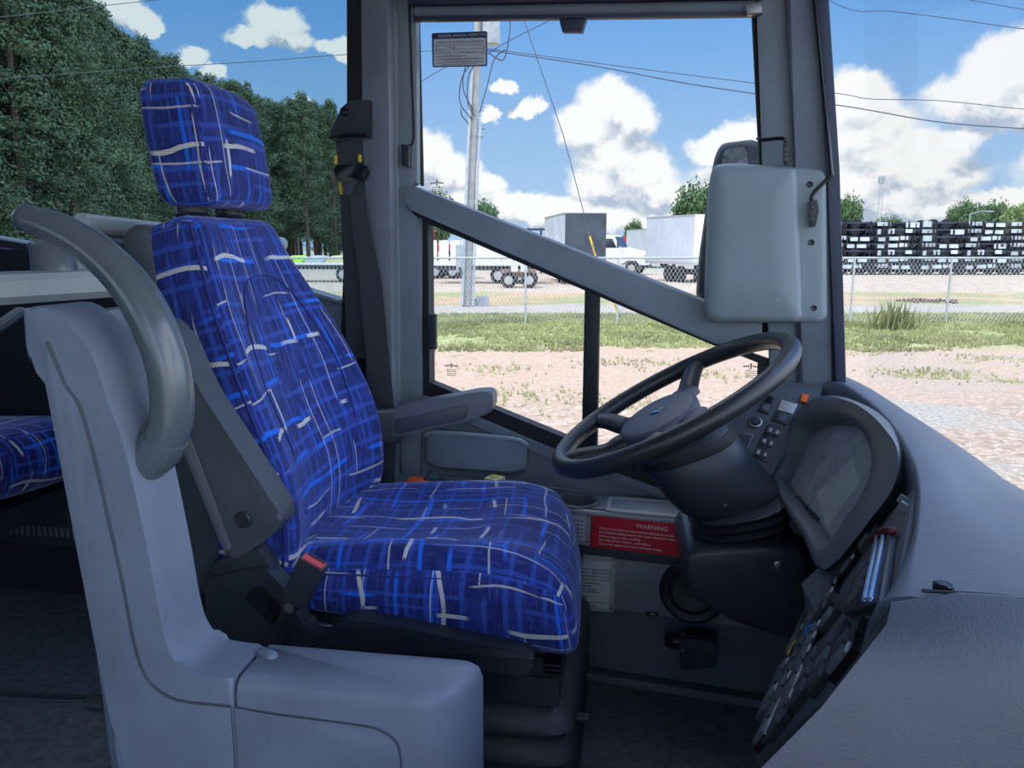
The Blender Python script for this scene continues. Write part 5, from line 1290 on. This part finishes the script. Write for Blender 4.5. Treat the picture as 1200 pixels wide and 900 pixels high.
def leafy_parts(seed, H, W, mat):
    random.seed(seed); cl = []
    for i in range(90):
        d_ = V((random.gauss(0, 1), random.gauss(0, 1), random.gauss(0, 1))).normalized()*random.uniform(.35, 1)
        cl.append((V((d_.x*W/2*.8, d_.y*W/2*.8, H*.58+d_.z*H*.34)), W*.13*random.uniform(.7, 1.2)))
    me = leaf_mesh('leafy_crown', cl, 110, .30); me.materials.append(mat)
    mb = MB(); mb.tube([V(), V((.1, 0, H*.3)), V((0, 0, H*.75))], [.3, .22, .08], 8)
    for i in range(8):
        a = i*.8; mb.tube([V((0, 0, H*.28)), V((math.cos(a)*W*.3, math.sin(a)*W*.3, H*.6))], [.12, .03], 5)
    tm = bpy.data.meshes.new('leafy_trunk'); mb.bm.to_mesh(tm); mb.bm.free(); tm.materials.append(BARK)
    return me, tm
def plant(name, parts, loc, sc, rz, label, group=None):
    t_ = thing(name, label, 'tree', loc, group); t_.rotation_euler = (0, 0, rz); t_.scale = (sc[0], sc[0], sc[1])
    for n_, me in zip(('crown', 'trunk'), parts):
        o = bpy.data.objects.new(n_, me); COL.objects.link(o); o.parent = t_
    return t_
PINES = [pine_parts(s) for s in (1, 2, 3, 4)] + [pine_parts(9, .06)]
def top_y(x): return smooth_tab([(-120, -120), (0, -55), (60, -40), (120, 2), (150, 34), (200, 68), (250, 95), (300, 110), (350, 124), (400, 132), (460, 150)], x)
random.seed(21)
x = -110.
while x < 450:
    for row in range(3):
        yy = top_y(x)+random.uniform(-6, 14)+row*6
        D = 17.3*F/(H0-yy)
        D2 = D*(1+row*.10) if row else D
        p_ = at(x+random.uniform(-8, 8), H0, D=D2); loc = V((p_.x, p_.y, GZ))
        h = (H0-yy)/F*D2+2.2
        if row == 0 and random.random() < .4: pr_ = PINES[4]
        else: pr_ = random.choice(PINES)
        plant('pine_tree', pr_, loc, (h/19.5*random.uniform(.95, 1.25), h/19.5), random.uniform(0, 6.28), 'tall dark green pine in the dense forest edge behind the driver seat', 'pines of the forest edge')
    x += 17*60/ (17.3*F/(H0-top_y(x)))*1.25
OAK1 = leafy_parts(31, 10, 11, FOL_D); OAK2 = leafy_parts(32, 10, 9, FOL_L)
def leafy(px, top, half_w, D, parts, label, W):
    p_ = at(px, H0, D=D); h = (H0-top)/F*D+2.2; wd = half_w*2/F*D
    return plant('leafy_tree', parts, V((p_.x, p_.y, GZ)), (wd/W, h/10*1.02), random.uniform(0, 6), label)
leafy(822, 210, 42, 95, OAK1, 'big dark oak behind the white trailer, left of the grey pillar cover', 11)
leafy(743, 256, 14, 110, OAK1, 'small round tree between the dark box truck and the white trailer', 11)
leafy(512, 222, 26, 120, OAK1, 'tree top above the sloping rail left of the utility pole', 11)
leafy(566, 232, 22, 125, OAK1, 'tree top above the sloping rail right of the utility pole', 11)
leafy(992, 226, 20, 90, OAK1, 'narrow dark tree hugging the windscreen pillar behind the stacked chassis', 11)
leafy(1040, 252, 22, 120, OAK1, 'low dark tree under the radio mast', 11)
leafy(1126, 232, 24, 95, OAK1, 'dark rounded tree behind the stacked chassis, left of the pale trees', 11)
leafy(1162, 234, 26, 100, OAK1, 'dark tree in the middle of the clump behind the stacked chassis', 11)
leafy(1192, 236, 24, 92, OAK2, 'pale green sunlit tree behind the stacked chassis at the windscreen edge', 9)
leafy(1222, 230, 26, 96, OAK2, 'pale green tree cut by the right edge of the view', 9)
# radio mast
mast = thing('radio_mast', 'slim lattice radio mast with antennas above the stacked chassis', 'mast', V((at(1027, H0, D=180).x, at(1027, H0, D=180).y, GZ)))
ml_ = V(mast.location); hm = (H0-208)/F*180+2.2
mb = MB()
for k in range(3):
    a = k*2.094; mb.tube([ml_+V((math.cos(a)*.8, math.sin(a)*.8, 0)), ml_+V((math.cos(a)*.35, math.sin(a)*.35, hm))], .07, 5)
n_ = 16
for i in range(n_):
    for k in range(3):
        f0_ = i/n_; f1_ = (i+1)/n_; a = k*2.094; a2 = a+2.094; q = lambda f, a: ml_+V((math.cos(a)*(.8-.45*f), math.sin(a)*(.8-.45*f), hm*f)); mb.tube([q(f0_, a), q(f1_, a2)], .04, 4)
mb.build('lattice', CONC, mast)
for k in range(6):
    a = k*1.05; mb = MB(); mb.box(ml_+V((math.cos(a)*.7, math.sin(a)*.7, hm-1.0)), (.25, .2, 1.7), None, .05); mb.build('antenna', CONC, mast)

# ---- trucks and trailers
def frame_at(p, yaw):  # local axes of a vehicle: x along, y across
    return p, V((math.cos(yaw), math.sin(yaw), 0)), V((-math.sin(yaw), math.cos(yaw), 0))
ZU = V((0, 0, 1))
def wheel(parent, c, ax, r=.5, w_=.28):
    mb = MB(); mb.lathe([(.0, 0), (r*.55, 0), (r*.6, .03), (r*.93, .0), (r, .05), (r, w_-.05), (r*.93, w_), (0, w_)], c-ax*(w_/2), ax, 22); o = mb.build('wheel', TYRE, parent)
    mb = MB(); mb.lathe([(0, -.012), (r*.2, -.04), (r*.24, -.01), (r*.5, .0), (r*.55, -.02), (r*.55, .05), (0, .05)], c-ax*(w_/2), ax, 16); mb.build('hub', PLATE, o)
def van_trailer(name, label, p, yaw, L, W, H, z0, side, end, cat='trailer', legs=True, marks=False):
    o, ax, ay = frame_at(p, yaw); t_ = thing(name, label, cat, p)
    mb = MB(); mb.box(o+ZU*(z0+(H-z0)/2), (L, W, H-z0), (ax, ay, ZU), .03, 1); mb.build('box_body', side, t_)
    mb = MB()
    n_ = int(L/.6)
    for i in range(1, n_):
        for s_ in (-1, 1): mb.box(o+ax*(-L/2+L*i/n_)+ay*(s_*(W/2+.008))+ZU*(z0+(H-z0)/2), (.05, .02, H-z0-.3), (ax, ay, ZU))
    mb.build('side_ribs', side, t_)
    mb = MB()
    for s_ in (-1, 1):
        mb.box(o+ax*(L/2+.02)+ay*(s_*W/4)+ZU*(z0+(H-z0)/2), (.05, W/2-.015, H-z0-.1), (ax, ay, ZU), .01, 1)
    mb.build('rear_doors', end, t_)
    mb = MB(); mb.box(o+ZU*(z0-.06), (L, W, .14), (ax, ay, ZU)); mb.box(o+ZU*(H-.05), (L+.06, W+.04, .1), (ax, ay, ZU)); mb.build('rails', PLATE, t_)
    if marks:
        for k in range(5):
            mb = MB(); mb.box(o+ax*(L/2+.055)+ay*(W*.1)+ZU*(z0+.35+k*.42), (.01, W*.45, .26 if k % 4 == 3 else .12), (ax, ay, ZU)); mb.build('door_mark', RED_T if k in (0, 3) else TRK_B, t_)
    for s_ in (-1, 1):
        for k in range(2): wheel(t_, o+ax*(L/2-1.6-k*1.25)+ay*(s_*(W/2-.2))+ZU*.5, ay*-1 if s_ < 0 else ay*-1)
    mb = MB(); mb.box(o+ax*(L/2-2.2)+ZU*.62, (3.2, .9, .3), (ax, ay, ZU)); mb.build('bogie', TRK_B, t_)
    if legs:
        mb = MB()
        for s_ in (-1, 1): mb.box(o+ax*(-L/2+2.6)+ay*(s_*.8)+ZU*((z0)/2), (.16, .16, z0), (ax, ay, ZU)); mb.box(o+ax*(-L/2+2.6)+ay*(s_*.8)+ZU*.06, (.4, .35, .1), (ax, ay, ZU))
        mb.box(o+ax*(-L/2+2.6)+ZU*.65, (.08, 1.6, .08), (ax, ay, ZU)); mb.build('landing_gear', TRK_B, t_)
    return t_
def on_ground(px, D): p_ = at(px, H0, D=D); return V((p_.x, p_.y, GZ))
# big white trailer: side seen from 757 to 813, rear doors 813-830
A_ = on_ground(757, 50); B_2 = on_ground(813, 45); yw = math.atan2(B_2.y-A_.y, B_2.x-A_.x)
Ln = (B_2-A_).length; ayv = V((-math.sin(yw), math.cos(yw), 0)); 
van_trailer('semi_trailer', 'long pale grey box trailer with red marked white rear doors', (A_+B_2)/2+ayv*1.3, yw, Ln, 2.6, 4.02, 1.22, TRK_G, TRK_W, marks=True)
A_ = on_ground(736, 84); B_2 = on_ground(757, 77); yw = math.atan2(B_2.y-A_.y, B_2.x-A_.x); ayv = V((-math.sin(yw), math.cos(yw), 0))
van_trailer('semi_trailer', 'smaller pale trailer standing behind the white truck cab', (A_+B_2)/2+ayv*1.3, yw, (B_2-A_).length+2, 2.5, 3.9, 1.1, TRK_G, TRK_G)
# dark box truck, its rear doors facing us
A_ = on_ground(661, 43.5); B_2 = on_ground(711, 43.5); yw = math.atan2(A_.y-B_2.y, A_.x-B_2.x)+math.pi/2
wd = (B_2-A_).length; axv = V((math.cos(yw), math.sin(yw), 0))
if axv.dot(CAM-A_) < 0: yw += math.pi; axv = -axv
yw2 = yw+.10; axv = V((math.cos(yw2), math.sin(yw2), 0))
van_trailer('box_truck_body', 'dark ended box trailer behind the guy wire, left of the white truck cab', (A_+B_2)/2-axv*4, yw2, 8, wd*.98, 4.05, 1.0, TRK_G, TRK_D, legs=False)
# white day cab
cb_ = on_ground(722, 60); yw = -.25; o_, ax, ay = frame_at(cb_, yw)
tk = thing('truck_cab', 'white conventional truck cab facing right beside the dark box trailer', 'truck', cb_)
def P2(x, z, y=0.): return o_+ax*x+ay*y+ZU*z
mb = MB(); mb.prism([P2(-1.5, .9, -1.15), P2(-1.5, 2.9, -1.15), P2(-1.2, 3.05, -1.15), P2(.1, 3.0, -1.15), P2(.62, 2.05, -1.15), P2(2.2, 1.75, -1.15), P2(2.45, 1.5, -1.15), P2(2.5, .75, -1.15), P2(2.1, .75, -1.15), P2(1.95, 1.15, -1.15), P2(1.3, 1.2, -1.15), P2(.75, .75, -1.15), P2(.0, .7, -1.15)], ay*2.3, .08, 2); mb.build('cab_body', TRK_W, tk)
mb = MB(); mb.prism([P2(-.75, 2.05, -1.17), P2(-.75, 2.75, -1.17), P2(.0, 2.75, -1.17), P2(.38, 2.05, -1.17)], ay*.03, .01); mb.build('side_window', GLASSD, tk)
mb = MB(); mb.prism([P2(.16, 2.9, -1.0), P2(.62, 2.1, -1.0), P2(.66, 2.1, 1.0), P2(.2, 2.9, 1.0)], ax*.03); mb.build('windshield', GLASSD, tk)
mb = MB(); mb.box(P2(-2.2, .8), (3.4, .8, .25), (ax, ay, ZU)); mb.build('frame_rails', TRK_B, tk)
mb = MB(); mb.box(P2(2.52, 1.2), (.06, 1.2, .6), (ax, ay, ZU), .02); mb.build('grille', TRK_B, tk)
for x_ in (1.55, -2.0, -3.2):
    for s_ in (-1, 1): wheel(tk, P2(x_, .52, s_*.95), ay, .52)
mb = MB(); mb.box(P2(.55, 2.35, -1.4), (.12, .25, .6), (ax, ay, ZU), .03); mb.build('door_mirror', TRK_B, tk)
mb = MB(); mb.tube([P2(-1.62, .9, -.9), P2(-1.62, 3.3, -.9)], .07, 8); mb.build('exhaust_stack', STEEL, tk)
rc_ = on_ground(732, 96); o_, ax, ay = frame_at(rc_, .1)
rt_ = thing('red_container', 'red container showing between the white truck cab and the pale trailers', 'container', rc_)
mb = MB(); mb.box(rc_+ZU*2.15, (2.4, 2.4, 2.4), (ax, ay, ZU), .04, 1); mb.build('box_body', RED_T, rt_); mb = MB(); mb.box(rc_+ZU*.5, (2.3, 2.2, .95), (ax, ay, ZU), .04, 1); mb.build('underframe', TRK_B, rt_)
# low trailers on the left
def flat_trailer(name, label, p, yaw, L, load, deck=TRK_W, W=2.4):
    o, ax, ay = frame_at(p, yaw); t_ = thing(name, label, 'trailer', p)
    mb = MB(); mb.box(o+ZU*1.12, (L, W, .14), (ax, ay, ZU), .02, 1); mb.build('deck', deck, t_)
    mb = MB()
    for s_ in (-1, 1): mb.box(o+ay*(s_*.5)+ZU*.92, (L*.95, .14, .3), (ax, ay, ZU))
    mb.build('beams', TRK_B, t_)
    for s_ in (-1, 1):
        for k in range(2): wheel(t_, o+ax*(L/2-1.3-k*1.2)+ay*(s_*(W/2-.2))+ZU*.48, ay, .48)
    mb = MB()
    for s_ in (-1, 1): mb.box(o+ax*(-L/2+2)+ay*(s_*.8)+ZU*.5, (.14, .14, 1), (ax, ay, ZU))
    mb.build('landing_gear', TRK_B, t_)
    if load == 'stakes':
        mb = MB(); i = 0
        while i < L/.7:
            for s_ in (-1, 1): mb.box(o+ax*(-L/2+.2+i*.7)+ay*(s_*W/2)+ZU*1.85, (.34, .05, 1.35), (ax, ay, ZU))
            i += 1
        mb.build('stake_sides', TRK_W, t_)
    return t_
flat_trailer('stake_trailer', 'white stake sided trailer behind the utility pole', on_ground(572, 46), .05, 6.5, 'stakes')
flat_trailer('low_trailer', 'pale low trailer left of the utility pole under the red tractor', on_ground(514, 53), .02, 5, None)
flat_trailer('flatbed_trailer', 'long pale flatbed trailer behind the fence, left of the seat belt', on_ground(372, 48), .03, 9, None)
# red loader on the low trailer
lc = on_ground(512, 53)+ZU*1.19; ld = thing('red_tractor', 'small red tractor standing on the pale low trailer', 'tractor', lc)
_, ax, ay = frame_at(lc, .05)
mb = MB(); mb.box(lc+ZU*.85+ax*.1, (2.0, .8, .5), (ax, ay, ZU), .1); mb.box(lc+ZU*.75-ax*.7, (1.0, 1.1, .7), (ax, ay, ZU), .1); mb.build('body', RED_T, ld)
for x_, r2_ in ((-.7, .55), (.8, .36)):
    for s_ in (-1, 1): wheel(ld, lc+ax*x_+ay*(s_*.65)+ZU*r2_, ay, r2_, .3)
mb = MB()
for x_ in (-1.05, -.25):
    for s_ in (-1, 1): mb.tube([lc+ax*x_+ay*(s_*.5)+ZU*1.1, lc+ax*x_+ay*(s_*.45)+ZU*2.0], .04, 6)
mb.box(lc-ax*.65+ZU*2.02, (1.1, 1.1, .08), (ax, ay, ZU), .02); mb.build('roll_frame', RED_T, ld)
# loads on the long flatbed
for k_, (px_, m_, w_, nm, lb_) in enumerate(((349, LIME, 1.15, 'tarped_load', 'lime green tarped load on the long flatbed trailer'), (373, CONC, 1.2, 'tarped_load', 'pale grey tarped load on the middle of the long flatbed trailer'), (397, DRYG, 1.15, 'tarped_load', 'tan tarped load at the belt end of the long flatbed trailer'))):
    c_ = on_ground(px_, 48)+ZU*1.19; mb = MB(); secs = []
    for i in range(7):
        s_ = i/6-.5; h = .42*(1-(2*s_)**4*.6); secs.append([c_+V((s_*w_, y_, z_*h)) for y_, z_ in ((-.9, 0), (-.85, .7), (-.4, 1), (.4, 1), (.85, .7), (.9, 0))])
    mb.loft(secs); tag(mb.build(nm, m_), lb_, 'load')
# small two-wheeled dolly
dc = on_ground(608, 41); o_, ax, ay = frame_at(dc, .1); dl = thing('converter_dolly', 'small rusty dolly with two white plates parked below the sloping rail', 'dolly', dc)
mb = MB(); mb.box(dc+ZU*.85, (1.9, .9, .2), (ax, ay, ZU), .03); mb.box(dc+ZU*.7+ax*-.2, (1.2, .5, .3), (ax, ay, ZU), .03); mb.build('frame', pbr('rusty_frame', (150, 120, 108), .8), dl)
for s_ in (-1, 1):
    for k in (-.5, .6): wheel(dl, dc+ax*k+ay*(s_*.8)+ZU*.42, ay, .42)
for k in (-.2, .3):
    mb = MB(); mb.box(dc+ax*k-ay*.62+ZU*1.0, (.36, .04, .3), (ax, ay, ZU), .01); mb.build('white_plate', TRK_W, dl)
fc = on_ground(634, 62); o_, ax, ay = frame_at(fc, .1); fr_ = thing('steel_rack', 'dark open steel rack left of the dark box trailer', 'rack', fc)
mb = MB()
for x_ in (-1., 0, 1.):
    for y_ in (-.8, .8): mb.box(fc+ax*x_+ay*y_+ZU*1.8, (.14, .14, 3.6), (ax, ay, ZU))
for z_ in (1.2, 2.4, 3.5):
    for y_ in (-.8, .8): mb.box(fc+ay*y_+ZU*z_, (2.2, .12, .14), (ax, ay, ZU))
    for x_ in (-1, 0, 1): mb.box(fc+ax*x_+ZU*z_, (.12, 1.7, .12), (ax, ay, ZU))
mb.build('frame', TRK_B, fr_)
mb = MB(); mb.box(fc+ZU*2.75, (1.6, 1.4, .6), (ax, ay, ZU), .05); mb.build('white_crate', TRK_W, fr_)

# ---- stacked container chassis
random.seed(77)
def chassis_meshes(L, seed):
    random.seed(seed); out_ = []
    mb = MB()
    for y_ in (-.42, .42): mb.box((0, y_, .30), (L, .12, .20))
    x_ = -L/2+.4
    while x_ < L/2: mb.box((x_, 0, .30), (.1, 2.3 if random.random() < .4 else 1.0, .12)); x_ += random.uniform(.6, 1.0)
    for x_ in (-L/2, L/2): mb.box((x_, 0, .34), (.22, 2.44, .22))
    mb.box((0, .1, .42), (L, 2.2, .05)); mb.box((0, -1.1, .45), (L, .1, .12)); mb.box((0, .9, .1), (L, .1, .5))
    me = bpy.data.meshes.new('chassis_frame'); mb.bm.to_mesh(me); mb.bm.free(); me.materials.append(TRK_B); out_.append(('frame', me))
    mb = MB(); x_ = -L/2+.6
    while x_ < L/2-.6:
        w_ = random.choice((.5, .7, 1.0, 1.5))
        if random.random() < .80:
            h_ = random.choice((.28, .38, .42)); mb.box((x_+w_/2, -1.20, .30+random.uniform(-.05, .08)), (w_, .05, h_))
        x_ += w_+random.uniform(.12, .5)
    me = bpy.data.meshes.new('chassis_plates'); mb.bm.to_mesh(me); mb.bm.free(); me.materials.append(WPAD); out_.append(('side_plates', me))
    mb = MB()
    if random.random() < .6:
        for k in range(2):
            for y_ in (-1.0, 1.0): mb.lathe([(0, 0), (.3, 0), (.34, .04), (.36, .02), (.36, .26), (0, .26)], (L/2-1.1-k*.95, y_-.13, .36), (0, 1, 0), 16)
    for k in range(9):
        x_ = random.uniform(-L/2, L/2); mb.box((x_, -1.24, .25), (random.choice((.05, .07, .12)), .06, random.choice((.3, .62))))
    me = bpy.data.meshes.new('chassis_running_gear'); mb.bm.to_mesh(me); mb.bm.free(); me.materials.append(TYRE); out_.append(('running_gear', me))
    return out_
CH = [chassis_meshes(L, s) for L, s in ((3.5, 1), (3.5, 2), (3.5, 3), (3.5, 4), (3.5, 5))]
LAYER = ['topmost', 'second from top', 'third from top', 'fourth from top', 'fifth from top', 'second from bottom', 'lowest']
STK = ['in the stack touching the windscreen pillar', 'in the stack below the radio mast', 'in the third stack from the windscreen pillar', 'in the stack before the dark tree', 'in the stack before the pale green trees', 'in the stack at the right edge']
for k, px_ in enumerate((985, 1036, 1088, 1140, 1190, 1240)):
    base_ = on_ground(px_, 60)
    mb = MB()
    # the stack stands on a lowest chassis with wheels
    for lay in range(7):
        z_ = .30+lay*.53
        t_ = thing('trailer_chassis', 'black trailer chassis, %s %s' % (LAYER[6-lay], STK[k]), 'chassis', base_+V((random.uniform(-.08, .08), random.uniform(-.1, .1), z_)), 'stacked trailer chassis beyond the fence')
        t_.rotation_euler = (0, 0, .12+random.uniform(-.02, .02))
        for n_, me in random.choice(CH):
            o = bpy.data.objects.new(n_, me); COL.objects.link(o); o.parent = t_
        if lay == 0:
            mb = MB()
            for x_ in (-1.3, -.4, .9):
                for y_ in (-1., 1.): mb.lathe([(0, 0), (.34, 0), (.36, .03), (.36, .24), (0, .24)], V(t_.location)+V((x_, y_-.12+.12*x_, .06)), (0, 1, 0), 16)
            mb.build('wheels', TYRE, t_)
    mb.bm.free() if False else None
o = thing('street_lamp', 'thin pale lamp post above the stacked chassis before the dark trees', 'street lamp', on_ground(1133, 75)); lo_ = V(o.location)
mb = MB(); mb.tube([lo_, lo_+V((0, 0, 5.2))], [.08, .05], 8); mb.tube([lo_+V((0, 0, 5.2)), lo_+V((1.0, 0, 5.5)), lo_+V((1.5, 0, 5.5))], .04, 6, k=3); mb.build('post', CONC, o)
mb = MB(); mb.box(lo_+V((1.7, 0, 5.48)), (.6, .25, .12), None, .03); mb.build('lamp_head', CONC, o)
